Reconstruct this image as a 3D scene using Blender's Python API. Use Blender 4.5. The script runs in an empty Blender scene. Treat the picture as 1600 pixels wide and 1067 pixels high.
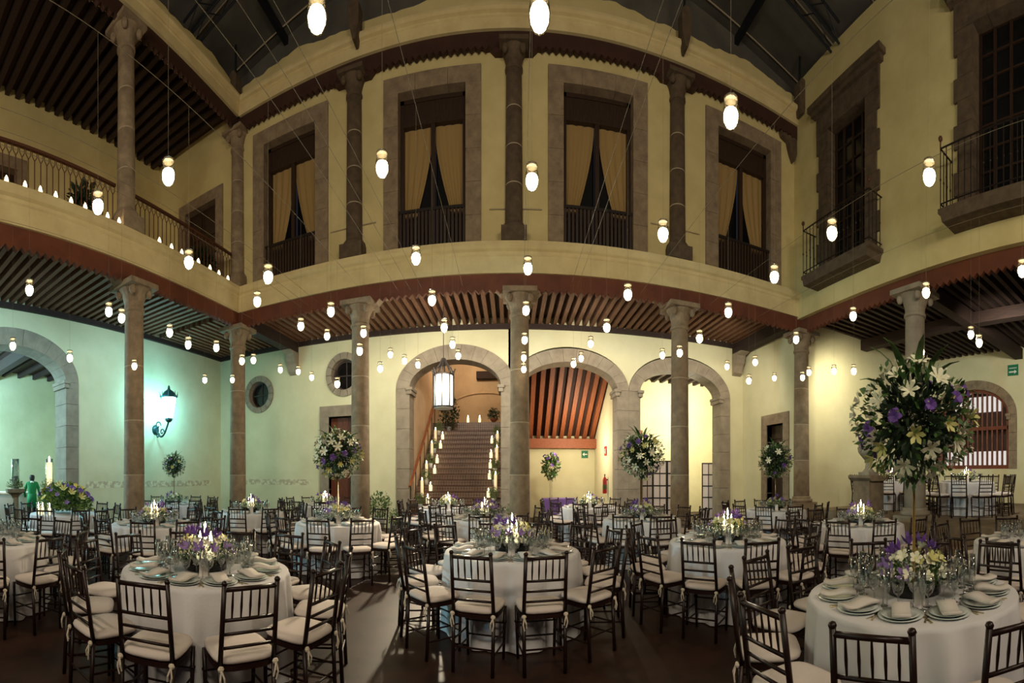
import bpy, bmesh, math, random
from mathutils import Vector, Matrix
random.seed(7)
S = bpy.context.scene
COL = S.collection
PI = math.pi
R = math.radians

# ------------------------------------------------------------------ camera (the photograph is a cylindrical panorama)
F, FY, X0, HY, EYE = 666.0, 733.0, 799.0, 743.0, 1.52
cam = bpy.data.cameras.new('camera')
cam.type = 'PANO'
cam.panorama_type = 'CENTRAL_CYLINDRICAL'
cam.central_cylindrical_range_u_min = -X0 / F
cam.central_cylindrical_range_u_max = (1600 - X0) / F
cam.central_cylindrical_range_v_min = -(1067 - HY) / FY
cam.central_cylindrical_range_v_max = HY / FY
cam.central_cylindrical_radius = 1.0
camo = bpy.data.objects.new('camera', cam)
COL.objects.link(camo)
camo.location = (0, 0, EYE)
camo.rotation_euler = (PI / 2, 0, 0)
S.camera = camo

# ------------------------------------------------------------------ view, world
S.view_settings.view_transform = 'Standard'
S.view_settings.look = 'None'
S.view_settings.gamma = 1.0
S.view_settings.exposure = 0.0
S.view_settings.use_curve_mapping = False
S.cycles.max_bounces = 6
S.cycles.diffuse_bounces = 3
S.cycles.glossy_bounces = 3
S.cycles.transmission_bounces = 4
S.cycles.transparent_max_bounces = 12
S.cycles.sample_clamp_indirect = 4.0
S.cycles.caustics_reflective = False
S.cycles.caustics_refractive = False
w = bpy.data.worlds.new('night_sky')
S.world = w
w.use_nodes = True
w.node_tree.nodes['Background'].inputs[0].default_value = (0.10, 0.11, 0.16, 1)
w.node_tree.nodes['Background'].inputs[1].default_value = 0.12


def srgb(r, g, b):
    def c(u):
        u /= 255.0
        return u / 12.92 if u <= 0.04045 else ((u + 0.055) / 1.055) ** 2.4
    return (c(r), c(g), c(b), 1.0)


def lamp(name, kind, loc, power, color, radius=0.1, target=None, size=None, spot=None, blend=0.6):
    l = bpy.data.lights.new(name, kind)
    l.energy = power
    l.color = color
    if kind == 'AREA':
        l.shape = 'RECTANGLE'
        l.size, l.size_y = size
    else:
        l.shadow_soft_size = radius
    if kind == 'SPOT':
        l.spot_size = spot
        l.spot_blend = blend
    o = bpy.data.objects.new(name, l)
    COL.objects.link(o)
    o.location = loc
    if target is not None:
        o.rotation_euler = (Vector(target) - Vector(loc)).to_track_quat('-Z', 'Y').to_euler()
    return o


WARM = (1.0, 0.86, 0.64)
WARMW = (1.0, 0.93, 0.76)
CYAN = (0.22, 0.82, 1.0)
# courtyard floodlights on the facade behind the photographer
lamp('courtyard_flood', 'AREA', (-3.0, -4.0, 6.4), 300, WARM, size=(3, 1.2), target=(-2.5, 9.7, 7.4))
lamp('courtyard_flood', 'AREA', (3.5, -4.0, 6.4), 300, WARM, size=(3, 1.2), target=(3.0, 9.7, 7.2))
# lamps fixed behind the arcade beams
for lx, pw in ((-5.4, 40), (-1.75, 125), (2.1, 105), (5.9, 80)):
    lamp('arcade_lamp', 'SPOT', (lx, 10.05, 5.15), pw * 3.2, WARMW, 0.12, target=(lx, 13.0, 2.9), spot=R(150), blend=0.8)
for ly in (2.2, 4.2, 7.8):
    lamp('arcade_lamp', 'SPOT', (-7.6, ly, 5.15), 200, (0.46, 0.86, 1.0), 0.12, target=(-10.55, ly, 2.6), spot=R(150), blend=0.8)
lamp('hall_lamp', 'SPOT', (8.9, 8.4, 4.6), 230, (1.0, 0.92, 0.66), 0.15, target=(9.9, 10.0, 3.2), spot=R(150), blend=0.8)
lamp('hall_lamp', 'SPOT', (9.0, 4.2, 5.0), 480, WARMW, 0.15, target=(14.0, 5.6, 2.0), spot=R(140), blend=0.8)

# ------------------------------------------------------------------ materials
MATS = {}


def mat(name, col, rough=0.6, metal=0.0, col2=None, scale=8.0, bump=0.0, emit=None, strength=0.0, alpha=None, spec=None, detail=5.0, lo=0.35, hi=0.65, trans=0.0, stretch=None):
    m = bpy.data.materials.new(name)
    m.use_nodes = True
    nt = m.node_tree
    b = nt.nodes['Principled BSDF']
    b.inputs['Base Color'].default_value = col
    b.inputs['Roughness'].default_value = rough
    b.inputs['Metallic'].default_value = metal
    if spec is not None:
        b.inputs['Specular IOR Level'].default_value = spec
    if trans:
        b.inputs['Transmission Weight'].default_value = trans
    if emit is not None:
        b.inputs['Emission Color'].default_value = emit
        b.inputs['Emission Strength'].default_value = strength
    if alpha is not None:
        b.inputs['Alpha'].default_value = alpha
    if col2 is not None or bump:
        tc = nt.nodes.new('ShaderNodeTexCoord')
        src = tc.outputs['Object']
        if stretch:
            mp = nt.nodes.new('ShaderNodeMapping')
            mp.inputs['Scale'].default_value = stretch
            nt.links.new(src, mp.inputs['Vector'])
            src = mp.outputs['Vector']
        n = nt.nodes.new('ShaderNodeTexNoise')
        n.inputs['Scale'].default_value = scale
        n.inputs['Detail'].default_value = detail
        n.inputs['Roughness'].default_value = 0.6
        nt.links.new(src, n.inputs['Vector'])
        if col2 is not None:
            r = nt.nodes.new('ShaderNodeValToRGB')
            r.color_ramp.elements[0].position = lo
            r.color_ramp.elements[1].position = hi
            r.color_ramp.elements[0].color = col
            r.color_ramp.elements[1].color = col2
            nt.links.new(n.outputs['Fac'], r.inputs['Fac'])
            nt.links.new(r.outputs['Color'], b.inputs['Base Color'])
        if bump:
            bp = nt.nodes.new('ShaderNodeBump')
            bp.inputs['Strength'].default_value = bump
            bp.inputs['Distance'].default_value = 0.02
            nt.links.new(n.outputs['Fac'], bp.inputs['Height'])
            nt.links.new(bp.outputs['Normal'], b.inputs['Normal'])
    MATS[name] = m
    return m


mat('plaster', srgb(223, 206, 150), 0.9, col2=srgb(198, 180, 126), scale=1.1, bump=0.25, lo=0.3, hi=0.75)
mat('plaster_pale', srgb(226, 219, 182), 0.9, col2=srgb(208, 200, 160), scale=0.9, bump=0.2, lo=0.3, hi=0.75)
mat('plaster_pink', srgb(214, 186, 150), 0.9, col2=srgb(196, 166, 132), scale=1.2, bump=0.2)
mat('ledge_plaster', srgb(226, 208, 158), 0.85, col2=srgb(200, 178, 130), scale=2.2, bump=0.2, lo=0.3, hi=0.8)
mat('stone', srgb(158, 138, 112), 0.85, col2=srgb(120, 102, 84), scale=5.0, bump=0.6, lo=0.3, hi=0.7, detail=9)
mat('stone_grey', srgb(160, 146, 126), 0.85, col2=srgb(132, 118, 102), scale=3.5, bump=0.5, lo=0.3, hi=0.7, detail=9)
mat('stone_dark', srgb(104, 86, 66), 0.85, col2=srgb(72, 58, 46), scale=6.0, bump=0.6, lo=0.3, hi=0.7, detail=9)
mat('stone_pale', srgb(176, 164, 146), 0.8, col2=srgb(148, 136, 118), scale=4.0, bump=0.4)
mat('mortar', srgb(176, 160, 136), 0.9)
mat('fascia_red', srgb(112, 58, 34), 0.7, col2=srgb(92, 46, 28), scale=2.0, bump=0.1)
mat('fascia_dark', srgb(64, 34, 24), 0.7, col2=srgb(52, 27, 20), scale=2.0, bump=0.1)
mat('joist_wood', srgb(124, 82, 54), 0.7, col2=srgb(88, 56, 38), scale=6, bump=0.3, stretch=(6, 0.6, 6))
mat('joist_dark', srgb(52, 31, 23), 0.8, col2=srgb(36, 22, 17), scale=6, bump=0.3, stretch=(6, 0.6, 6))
mat('joist_red', srgb(158, 88, 50), 0.6, col2=srgb(124, 64, 36), scale=6, bump=0.3, stretch=(6, 0.6, 6))
mat('deck_wood', srgb(58, 36, 28), 0.8)
mat('door_wood', srgb(112, 58, 32), 0.5, col2=srgb(84, 42, 24), scale=5, bump=0.2, stretch=(8, 8, 0.7))
mat('frame_wood', srgb(58, 38, 26), 0.5, col2=srgb(42, 27, 19), scale=5, bump=0.15, stretch=(8, 8, 0.7))
mat('red_wood', srgb(122, 58, 34), 0.5, col2=srgb(96, 44, 26), scale=5, bump=0.15)
mat('chair_wood', srgb(42, 21, 16), 0.36, col2=srgb(30, 15, 12), scale=9, spec=0.35)
mat('cushion', srgb(222, 208, 200), 0.9, bump=0.15, scale=30)
mat('ribbon', srgb(220, 206, 186), 0.7)
mat('linen', srgb(220, 216, 218), 0.85, bump=0.12, scale=40)
mat('napkin', srgb(220, 210, 202), 0.85, bump=0.15, scale=40)
mat('china', srgb(206, 212, 208), 0.15, spec=0.6)
mat('silver', srgb(214, 196, 150), 0.2, metal=1.0)
mat('iron', srgb(38, 30, 26), 0.5, metal=0.3)
mat('rust_iron', srgb(88, 52, 34), 0.6, metal=0.2)
mat('teal_iron', srgb(34, 70, 72), 0.45, metal=0.3)
mat('steel_blue', srgb(34, 38, 46), 0.5, metal=0.3)
mat('roof_sheet', srgb(104, 100, 92), 0.7, col2=srgb(82, 78, 74), scale=1.0)
mat('floor_tile', srgb(70, 44, 33), 0.5, col2=srgb(40, 26, 21), scale=2.4, spec=0.3, bump=0.05, lo=0.3, hi=0.7, detail=8)
mat('terrace_stone', srgb(140, 122, 98), 0.7, col2=srgb(110, 94, 74), scale=3, bump=0.2)
mat('curtain_gold', srgb(164, 134, 84), 0.85, bump=0.1, scale=30)
mat('window_dark', srgb(18, 18, 20), 0.12, spec=0.6)
mat('window_lit', srgb(120, 112, 104), 0.3, emit=srgb(226, 220, 214), strength=0.9)
mat('window_dim', srgb(60, 46, 40), 0.4)
mat('wire', srgb(130, 118, 96), 0.5)
mat('glow', srgb(255, 240, 210), 0.5, emit=(1.0, 0.82, 0.52, 1), strength=26.0)
mat('flame', srgb(255, 230, 170), 0.5, emit=(1.0, 0.76, 0.42, 1), strength=30.0)
mat('votive', srgb(255, 240, 200), 0.5, emit=(1.0, 0.78, 0.44, 1), strength=9.0)
mat('wax', srgb(246, 228, 190), 0.5, emit=(1.0, 0.76, 0.42, 1), strength=0.55)
mat('wax_lit', srgb(250, 232, 190), 0.5, emit=(1.0, 0.80, 0.45, 1), strength=2.6)
mat('lantern_glass', srgb(250, 255, 250), 0.4, emit=(0.92, 1.0, 0.95, 1), strength=2.2)
mat('lamp_cyan', srgb(235, 255, 255), 0.4, emit=(0.62, 1.0, 1.0, 1), strength=7.0)
mat('leaf', srgb(52, 84, 38), 0.55, col2=srgb(82, 116, 50), scale=6)
mat('leaf_dark', srgb(24, 42, 24), 0.6, col2=srgb(42, 64, 34), scale=6)
mat('leaf_lime', srgb(150, 168, 66), 0.6, col2=srgb(110, 138, 52), scale=6)
mat('breath', srgb(150, 160, 110), 0.8, col2=srgb(100, 122, 66), scale=20)
mat('petal_white', srgb(232, 228, 200), 0.6)
mat('petal_cream', srgb(206, 200, 128), 0.6)
mat('petal_purple', srgb(104, 66, 150), 0.6)
mat('petal_lilac', srgb(150, 120, 184), 0.6)
mat('petal_yellow', srgb(222, 190, 70), 0.6)
mat('bowl_black', srgb(20, 20, 20), 0.2)
mat('pot_white', srgb(206, 206, 204), 0.4)
mat('gold_rod', srgb(176, 146, 84), 0.3, metal=0.8)
mat('purple_cloth', srgb(128, 96, 178), 0.8)
mat('red_paint', srgb(176, 30, 26), 0.4)
mat('green_sign', srgb(14, 116, 78), 0.5)
mat('white_paint', srgb(236, 234, 226), 0.5)
mat('blue_plastic', srgb(20, 86, 214), 0.4)
mat('orange_plastic', srgb(226, 70, 34), 0.4)
mat('black_frame', srgb(26, 22, 22), 0.4)
mat('screen_paper', srgb(222, 208, 202), 0.8)
mat('card', srgb(226, 216, 206), 0.7)
mat('stair_tread', srgb(104, 70, 52), 0.5, col2=srgb(78, 50, 38), scale=5, bump=0.2)
mat('terracotta', srgb(150, 84, 50), 0.7)
mat('skin', srgb(96, 62, 46), 0.6)
mat('hair', srgb(20, 16, 14), 0.6)
mat('green_shirt', srgb(18, 124, 70), 0.8)
mat('dark_trousers', srgb(30, 30, 34), 0.8)
mat('bag_black', srgb(24, 22, 24), 0.6)


def tile_material(name, c1, c2, cm, sx, sy, rough):
    m = bpy.data.materials.new(name)
    m.use_nodes = True
    nt = m.node_tree
    b = nt.nodes['Principled BSDF']
    b.inputs['Roughness'].default_value = rough
    tc = nt.nodes.new('ShaderNodeTexCoord')
    mp = nt.nodes.new('ShaderNodeMapping')
    mp.inputs['Rotation'].default_value = (PI / 2, 0, 0)
    br = nt.nodes.new('ShaderNodeTexBrick')
    br.offset = 0.0
    br.inputs['Color1'].default_value = c1
    br.inputs['Color2'].default_value = c2
    br.inputs['Mortar'].default_value = cm
    br.inputs['Scale'].default_value = 1.0
    br.inputs['Brick Width'].default_value = sx
    br.inputs['Row Height'].default_value = sy
    br.inputs['Mortar Size'].default_value = 0.008
    nt.links.new(tc.outputs['Object'], mp.inputs['Vector'])
    nt.links.new(mp.outputs['Vector'], br.inputs['Vector'])
    nt.links.new(br.outputs['Color'], b.inputs['Base Color'])
    MATS[name] = m


tile_material('stair_tile', srgb(120, 84, 66), srgb(96, 70, 60), srgb(150, 130, 110), 0.09, 0.09, 0.4)


def glass_material(name, tint, fac):
    m = bpy.data.materials.new(name)
    m.use_nodes = True
    nt = m.node_tree
    nt.nodes.remove(nt.nodes['Principled BSDF'])
    t = nt.nodes.new('ShaderNodeBsdfTransparent')
    t.inputs['Color'].default_value = tint
    g = nt.nodes.new('ShaderNodeBsdfGlossy')
    g.inputs['Roughness'].default_value = 0.06
    lw = nt.nodes.new('ShaderNodeLayerWeight')
    lw.inputs['Blend'].default_value = fac
    mx = nt.nodes.new('ShaderNodeMixShader')
    nt.links.new(lw.outputs['Facing'], mx.inputs['Fac'])
    nt.links.new(t.outputs[0], mx.inputs[1])
    nt.links.new(g.outputs[0], mx.inputs[2])
    nt.links.new(mx.outputs[0], nt.nodes['Material Output'].inputs['Surface'])
    MATS[name] = m


glass_material('glass', (0.93, 0.95, 0.95, 1), 0.5)


# ------------------------------------------------------------------ mesh helpers
class MB:
    def __init__(self):
        self.v, self.f = [], []

    def add(self, vs, fs):
        k = len(self.v)
        self.v += [tuple(p) for p in vs]
        self.f += [tuple(i + k for i in q) for q in fs]
        return self

    def box(self, x0, x1, y0, y1, z0, z1):
        return self.add([(x0, y0, z0), (x1, y0, z0), (x1, y1, z0), (x0, y1, z0), (x0, y0, z1), (x1, y0, z1), (x1, y1, z1), (x0, y1, z1)],
                        [(0, 3, 2, 1), (4, 5, 6, 7), (0, 1, 5, 4), (1, 2, 6, 5), (2, 3, 7, 6), (3, 0, 4, 7)])

    def cyl(self, p, q, r0, r1=None, n=8, caps=True):
        r1 = r0 if r1 is None else r1
        p, q = Vector(p), Vector(q)
        d = (q - p)
        if d.length < 1e-9:
            return self
        d.normalize()
        a = Vector((1, 0, 0)) if abs(d.x) < 0.9 else Vector((0, 1, 0))
        u = d.cross(a).normalized()
        t = d.cross(u)
        vs = []
        for c, r in ((p, r0), (q, r1)):
            for i in range(n):
                an = 2 * PI * i / n
                vs.append(c + u * (r * math.cos(an)) + t * (r * math.sin(an)))
        fs = [(i, (i + 1) % n, n + (i + 1) % n, n + i) for i in range(n)]
        if caps:
            fs += [tuple(range(n - 1, -1, -1)), tuple(range(n, 2 * n))]
        return self.add(vs, fs)

    def tube(self, pts, r, n=6):
        for a, b in zip(pts[:-1], pts[1:]):
            self.cyl(a, b, r, r, n)
        return self

    def lathe(self, prof, n=16, c=(0, 0, 0), sq=None):
        vs, fs = [], []
        m = len(prof)
        for r, z in prof:
            for i in range(n):
                an = 2 * PI * i / n
                vs.append((c[0] + r * math.cos(an), c[1] + r * math.sin(an), c[2] + z))
        for j in range(m - 1):
            for i in range(n):
                fs.append((j * n + i, j * n + (i + 1) % n, (j + 1) * n + (i + 1) % n, (j + 1) * n + i))
        if prof[0][0] > 1e-6:
            fs.append(tuple(range(n - 1, -1, -1)))
        if prof[-1][0] > 1e-6:
            fs.append(tuple((m - 1) * n + i for i in range(n)))
        return self.add(vs, fs)

    def prism(self, poly, y0, y1):
        """poly: (x, z) points counter-clockwise seen from -Y; extruded along Y."""
        n = len(poly)
        vs = [(x, y0, z) for x, z in poly] + [(x, y1, z) for x, z in poly]
        fs = [tuple(range(n)), tuple(range(2 * n - 1, n - 1, -1))]
        fs += [((i + 1) % n, i, n + i, n + (i + 1) % n) for i in range(n)]
        return self.add(vs, fs)

    def sph(self, c, rx, ry, rz, n=8, m=5):
        prof = []
        vs, fs = [], []
        for j in range(1, m):
            th = PI * j / m
            for i in range(n):
                an = 2 * PI * i / n
                vs.append((c[0] + rx * math.sin(th) * math.cos(an), c[1] + ry * math.sin(th) * math.sin(an), c[2] - rz * math.cos(th)))
        b = len(vs)
        vs += [(c[0], c[1], c[2] - rz), (c[0], c[1], c[2] + rz)]
        for j in range(m - 2):
            for i in range(n):
                fs.append((j * n + i, j * n + (i + 1) % n, (j + 1) * n + (i + 1) % n, (j + 1) * n + i))
        for i in range(n):
            fs.append((b, (i + 1) % n, i))
            fs.append((b + 1, (m - 2) * n + i, (m - 2) * n + (i + 1) % n))
        return self.add(vs, fs)

    def mesh(self, name, m, smooth=False):
        me = bpy.data.meshes.new(name)
        me.from_pydata(self.v, [], self.f)
        me.materials.append(MATS[m])
        if smooth:
            me.polygons.foreach_set('use_smooth', [True] * len(me.polygons))
        me.update()
        return me


def ob(name, me, parent=None, loc=(0, 0, 0), rot=(0, 0, 0), scale=(1, 1, 1)):
    o = bpy.data.objects.new(name, me)
    COL.objects.link(o)
    o.location, o.rotation_euler, o.scale = loc, rot, scale
    if parent is not None:
        o.parent = parent
    return o


def tag(o, label=None, cat=None, group=None, kind=None):
    if label:
        o['label'] = label
    if cat:
        o['category'] = cat
    if group:
        o['group'] = group
    if kind:
        o['kind'] = kind
    return o


def thing(name, label, cat, loc=(0, 0, 0), rotz=0.0, group=None):
    return tag(ob(name, None, None, loc, (0, 0, rotz)), label, cat, group)


def struct(name, label, loc=(0, 0, 0), rotz=0.0, me=None):
    return tag(ob(name, me, None, loc, (0, 0, rotz)), label, None, None, 'structure')


CACHE = {}


def cached(key, fn):
    if key not in CACHE:
        CACHE[key] = fn()
    return CACHE[key]


def phi(px):
    return (px - X0) / F


def at(px, py, d):
    p = phi(px)
    return Vector((d * math.sin(p), d * math.cos(p), EYE + d * (HY - py) / FY))


def px_of(x, y):
    return X0 + F * math.atan2(x, y)


# ------------------------------------------------------------------ the place: main dimensions
YF, YB = 9.7, 13.0                 # line of the back columns, back wall of the arcade
XL, XR = -7.25, 7.85               # left and right lines of columns
XLW, XRW = -10.55, 14.4            # inner walls of left arcade and right hall
ZJ = 5.70                          # underside of arcade joists
ZS0, ZS1 = 5.65, 6.25              # pale ledge between the storeys
ZC0, ZC1 = 10.62, 11.0             # cornice
TER = 0.60                         # raised terrace of the right hall

# floor
b = MB().box(XLW - 8, 18, -4, 22, -0.30, 0.0)
struct('floor', 'dark polished brown floor of the courtyard', me=b.mesh('floor', 'floor_tile'))

# ---- walls with arched openings; local frame: x along wall, y away from viewer, z up


def ell(cx, hw, spring, rise, n=24):
    return [(cx + hw * math.cos(PI - PI * i / n), spring + rise * math.sin(PI * i / n)) for i in range(n + 1)]


def arch_wall(mb, x0, x1, z0, z1, ops, y0, y1):
    """ops: (cx, half width, spring z, rise, sill z)"""
    cur = x0
    for cx, hw, sp, ri, sill in sorted(ops):
        if cx - hw > cur + 1e-4:
            mb.box(cur, cx - hw, y0, y1, z0, z1)
        if sill > z0 + 1e-4:
            mb.box(cx - hw, cx + hw, y0, y1, z0, sill)
        e = ell(cx, hw, sp, ri)
        for (xa, za), (xb, zb) in zip(e[:-1], e[1:]):
            mb.prism([(xa, za), (xb, zb), (xb, z1), (xa, z1)], y0, y1)
        cur = cx + hw
    if x1 > cur + 1e-4:
        mb.box(cur, x1, y0, y1, z0, z1)
    return mb


def arch_ring(parent, cx, hw, sp, ri, ring, z0, y0, y1, m='stone_grey', jl=True, jr=True, nv=13, bh=0.55):
    """voussoirs and jamb blocks of a stone arch, each its own piece"""
    ei = ell(cx, hw, sp, ri, nv * 4)
    eo = ell(cx, hw + ring, sp, ri + ring, nv * 4)
    for k in range(nv):
        a, c = k * 4, k * 4 + 4
        mid = [ei[i] for i in range(a, c + 1)]
        out = [eo[i] for i in range(c, a - 1, -1)]
        poly = mid + out
        gx = sum(p[0] for p in poly) / len(poly)
        gz = sum(p[1] for p in poly) / len(poly)
        poly = [(gx + (x - gx) * 0.985, gz + (z - gz) * 0.985) for x, z in poly]
        dy = random.uniform(-0.006, 0.006)
        b = MB().prism(poly[::-1], y0 + dy, y1)
        ob('voussoir', b.mesh('voussoir', m), parent)
    for side, on in ((-1, jl), (1, jr)):
        if not on:
            continue
        n = max(1, round((sp - z0) / bh))
        h = (sp - z0) / n
        for k in range(n):
            xa, xb = sorted((cx + side * hw, cx + side * (hw + ring)))
            dy = random.uniform(-0.006, 0.006)
            b = MB().box(xa + 0.002, xb - 0.002, y0 + dy, y1, z0 + k * h + 0.004, z0 + (k + 1) * h - 0.004)
            ob('jamb_stone', b.mesh('jamb_stone', m), parent)
        b = MB().box(cx + side * hw - 0.07, cx + side * hw + 0.07, y0 - 0.05, y1, sp - 0.16, sp - 0.05)
        b.box(cx + side * hw - 0.10, cx + side * hw + 0.10, y0 - 0.08, y1, sp - 0.05, sp + 0.03)
        ob('impost', b.mesh('impost', m), parent)


RING = 0.43
ARCH = [(-1.74, 1.42, 4.0, 0.76), (1.79, 1.50, 3.95, 0.74), (5.49, 1.44, 3.95, 0.72)]
wb = struct('wall_back', 'cream plaster back wall of the arcade with three stone arches', (0, YB, 0))
b = MB()
# circular windows and the wooden door are cut as rectangles filled by their frames
b2 = arch_wall(MB(), -3.72, XR + 0.4, 0, 6.1, [(c, h + (RING if i == 0 else RING - 0.05), s, r + RING, 0) for i, (c, h, s, r) in enumerate(ARCH)], 0, 0.6)
ob('plaster', b2.mesh('wall_back', 'plaster_pale'), wb)


def round_hole_wall(mb, x0, x1, z0, z1, holes, y0, y1):
    cur = x0
    for cx, cz, r in holes:
        mb.box(cur, cx - r, y0, y1, z0, z1)
        n = 20
        for i in range(n):
            a0, a1 = PI - PI * i / n, PI - PI * (i + 1) / n
            xa, xb = cx + r * math.cos(a0), cx + r * math.cos(a1)
            ha, hb = r * math.sin(a0), r * math.sin(a1)
            mb.prism([(xa, cz + ha), (xb, cz + hb), (xb, z1), (xa, z1)], y0, y1)
            mb.prism([(xa, z0), (xb, z0), (xb, cz - hb), (xa, cz - ha)], y0, y1)
        cur = cx + r
    mb.box(cur, x1, y0, y1, z0, z1)


DX0, DX1, DZ = -5.93, -5.07, 3.3     # wooden door in the back wall
OC = [(YB * math.tan(phi(405)), 4.22, 0.62), (YB * math.tan(phi(538)), 4.55, 0.66)]
b = MB()
round_hole_wall(b, XLW - 0.6, -3.72, 3.45, 6.1, OC, 0, 0.6)
b.box(XLW - 0.6, DX0, 0, 0.6, 0, 3.45)
b.box(DX1, -3.72, 0, 0.6, 0, 3.45)
b.box(DX0, DX1, 0, 0.6, DZ, 3.45)
ob('plaster', b.mesh('wall_back', 'plaster_pale'), wb)
for i, (c, h, s, r) in enumerate(ARCH):
    arch_ring(wb, c, h, s, r, RING - (0.05 if i else 0.0), 0, -0.04, 0.6)


def oculus(k, cx, cz, ro, label):
    o = struct('window_%d' % k, label, (cx, YB, cz))
    n = 14
    for i in range(n):
        a0, a1 = 2 * PI * i / n + 0.012, 2 * PI * (i + 1) / n - 0.012
        am = (a0 + a1) / 2
        ri = ro * 0.70
        poly = [(ro * math.cos(a), ro * math.sin(a)) for a in (a0, am, a1)] + [(ri * math.cos(a), ri * math.sin(a)) for a in (a1, am, a0)]
        ob('ring_stone', MB().prism(poly[::-1], -0.05, 0.5).mesh('ring_stone', 'stone_grey'), o)
    b = MB()
    for i in range(24):
        a0, a1 = 2 * PI * i / 24, 2 * PI * (i + 1) / 24
        b.prism([(ro * .7 * math.cos(a1), ro * .7 * math.sin(a1)), (ro * .7 * math.cos(a0), ro * .7 * math.sin(a0)), (ro * .62 * math.cos(a0), ro * .62 * math.sin(a0)), (ro * .62 * math.cos(a1), ro * .62 * math.sin(a1))], 0.2, 0.28)
    b.box(-ro * .64, ro * .64, 0.21, 0.25, -0.015, 0.015)
    b.box(-0.015, 0.015, 0.21, 0.25, -ro * .64, ro * .64)
    ob('window_frame', b.mesh('window_frame', 'frame_wood'), o)
    b = MB().prism([(ro * .63 * math.cos(-2 * PI * i / 24), ro * .63 * math.sin(-2 * PI * i / 24)) for i in range(24)], 0.24, 0.26)
    ob('pane', b.mesh('pane', 'window_dark'), o)


oculus(1, *OC[0], 'round stone window beside the left corner column')
oculus(2, *OC[1], 'round stone window with cross bars above the wooden door')


def door(k, name_label, loc, rotz, wdt, hgt, surround, m, mw, planks=4):
    d = struct('door_%d' % k, name_label, loc, rotz)
    pw = wdt / planks
    for i in range(planks):
        ob('plank', MB().box(-wdt / 2 + i * pw + 0.004, -wdt / 2 + (i + 1) * pw - 0.004, 0.18, 0.23, 0.02, hgt - 0.02).mesh('plank', mw), d)
    for zz in (0.4, hgt * 0.5, hgt - 0.4):
        ob('cross_bar', MB().box(-wdt / 2 + 0.03, wdt / 2 - 0.03, 0.155, 0.18, zz, zz + 0.12).mesh('cross_bar', mw), d)
    n = 6
    h = hgt / n
    for s in (-1, 1):
        for i in range(n):
            xa, xb = sorted((s * wdt / 2, s * (wdt / 2 + surround)))
            ob('jamb_stone', MB().box(xa, xb, -0.04, 0.5, i * h + 0.003, (i + 1) * h - 0.003).mesh('jamb_stone', m), d)
    for i in range(3):
        t = wdt + 2 * surround
        ob('lintel_stone', MB().box(-t / 2 + i * t / 3 + 0.003, -t / 2 + (i + 1) * t / 3 - 0.003, -0.04, 0.5, hgt, hgt + surround).mesh('lintel_stone', m), d)
    ob('door_knob', MB().sph((wdt * 0.36, 0.13, hgt * 0.4), 0.035, 0.035, 0.035).mesh('door_knob', 'iron', True), d)
    return d


door(1, 'brown plank door in a grey stone frame beside the arcade staircase', ((DX0 + DX1) / 2, YB, 0), 0, DX1 - DX0, DZ, 0.33, 'stone_grey', 'door_wood')

# wall closing the right end of the back arcade, with a dark door
b = MB().box(0, 1.55, 0, 0.5, 0, 6.1).box(2.45, 3.35, 0, 0.5, 0, 6.1).box(1.55, 2.45, 0, 0.5, 3.0, 6.1)
wr = struct('wall_right_arcade', 'cream end wall of the arcade with a dark doorway', (XR, YB + 0.02, 0), -PI / 2, b.mesh('wall_right_arcade', 'plaster_pale'))
door(2, 'dark brown door in a stone frame beside the right corner column', (XR, YB + 0.02 - 2.0, 0), -PI / 2, 0.9, 3.0, 0.30, 'stone', 'frame_wood')

# left arcade inner wall with a large arch (local x = world Y)
LARCH = (4.55, 1.55, 3.95, 0.75)
b = arch_wall(MB(), -1.0, YB, 0, 6.1, [(LARCH[0], LARCH[1] + RING, LARCH[2], LARCH[3] + RING, 0)], 0, 0.6)
wl = struct('wall_left', 'plaster wall of the left arcade bathed in cyan light, with a stone arch', (XLW, 0, 0), PI / 2)
ob('plaster', b.mesh('wall_left', 'plaster_pale'), wl)
arch_ring(wl, *LARCH, RING, 0, -0.04, 0.6)
# faded painted frieze on the left and back walls
b = MB().box(6.8, 12.4, -0.004, 0.01, 1.18, 1.36)
ob('frieze', b.mesh('frieze', mat('frieze', srgb(190, 172, 140), 0.9, col2=srgb(226, 220, 184), scale=7, lo=0.45, hi=0.58).name), wl)
b = MB().box(-9.6, -6.6, -0.004, 0.01, 1.22, 1.40)
ob('frieze', b.mesh('frieze', 'frieze'), wb)

# room beyond the left arch
b = MB().box(-18.0, -17.6, -2.0, 12.0, -0.2, 6.0)
struct('wall_left_room', 'pale wall of the room beyond the left arch', me=b.mesh('wall_left_room', 'plaster_pale'))
b = MB().box(-17.6, XLW - 0.6, 11.0, 11.4, -0.2, 6.0)
struct('wall_left_room_end', 'end wall of the room beyond the left arch', me=b.mesh('wall_left_room_end', 'plaster_pale'))
lamp('room_lamp', 'POINT', (-15.5, 2.6, 4.0), 2300, (0.42, 0.84, 1.0), 0.2)
cl = struct('ceiling_left_room', 'dark beamed ceiling of the room beyond the left arch', (0, 0, 0), 0, MB().box(-18, XLW - 0.5, -2, 12, 5.7, 5.85).mesh('ceiling_left_room', 'deck_wood'))
for k in range(13):
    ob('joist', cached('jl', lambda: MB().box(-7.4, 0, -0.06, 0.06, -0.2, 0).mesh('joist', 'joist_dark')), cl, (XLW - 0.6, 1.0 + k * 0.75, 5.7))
ob('beam_end', MB().box(-17.6, -11.3, 5.9, 6.2, 5.15, 5.5).mesh('beam_end', 'joist_dark'), cl)

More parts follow.
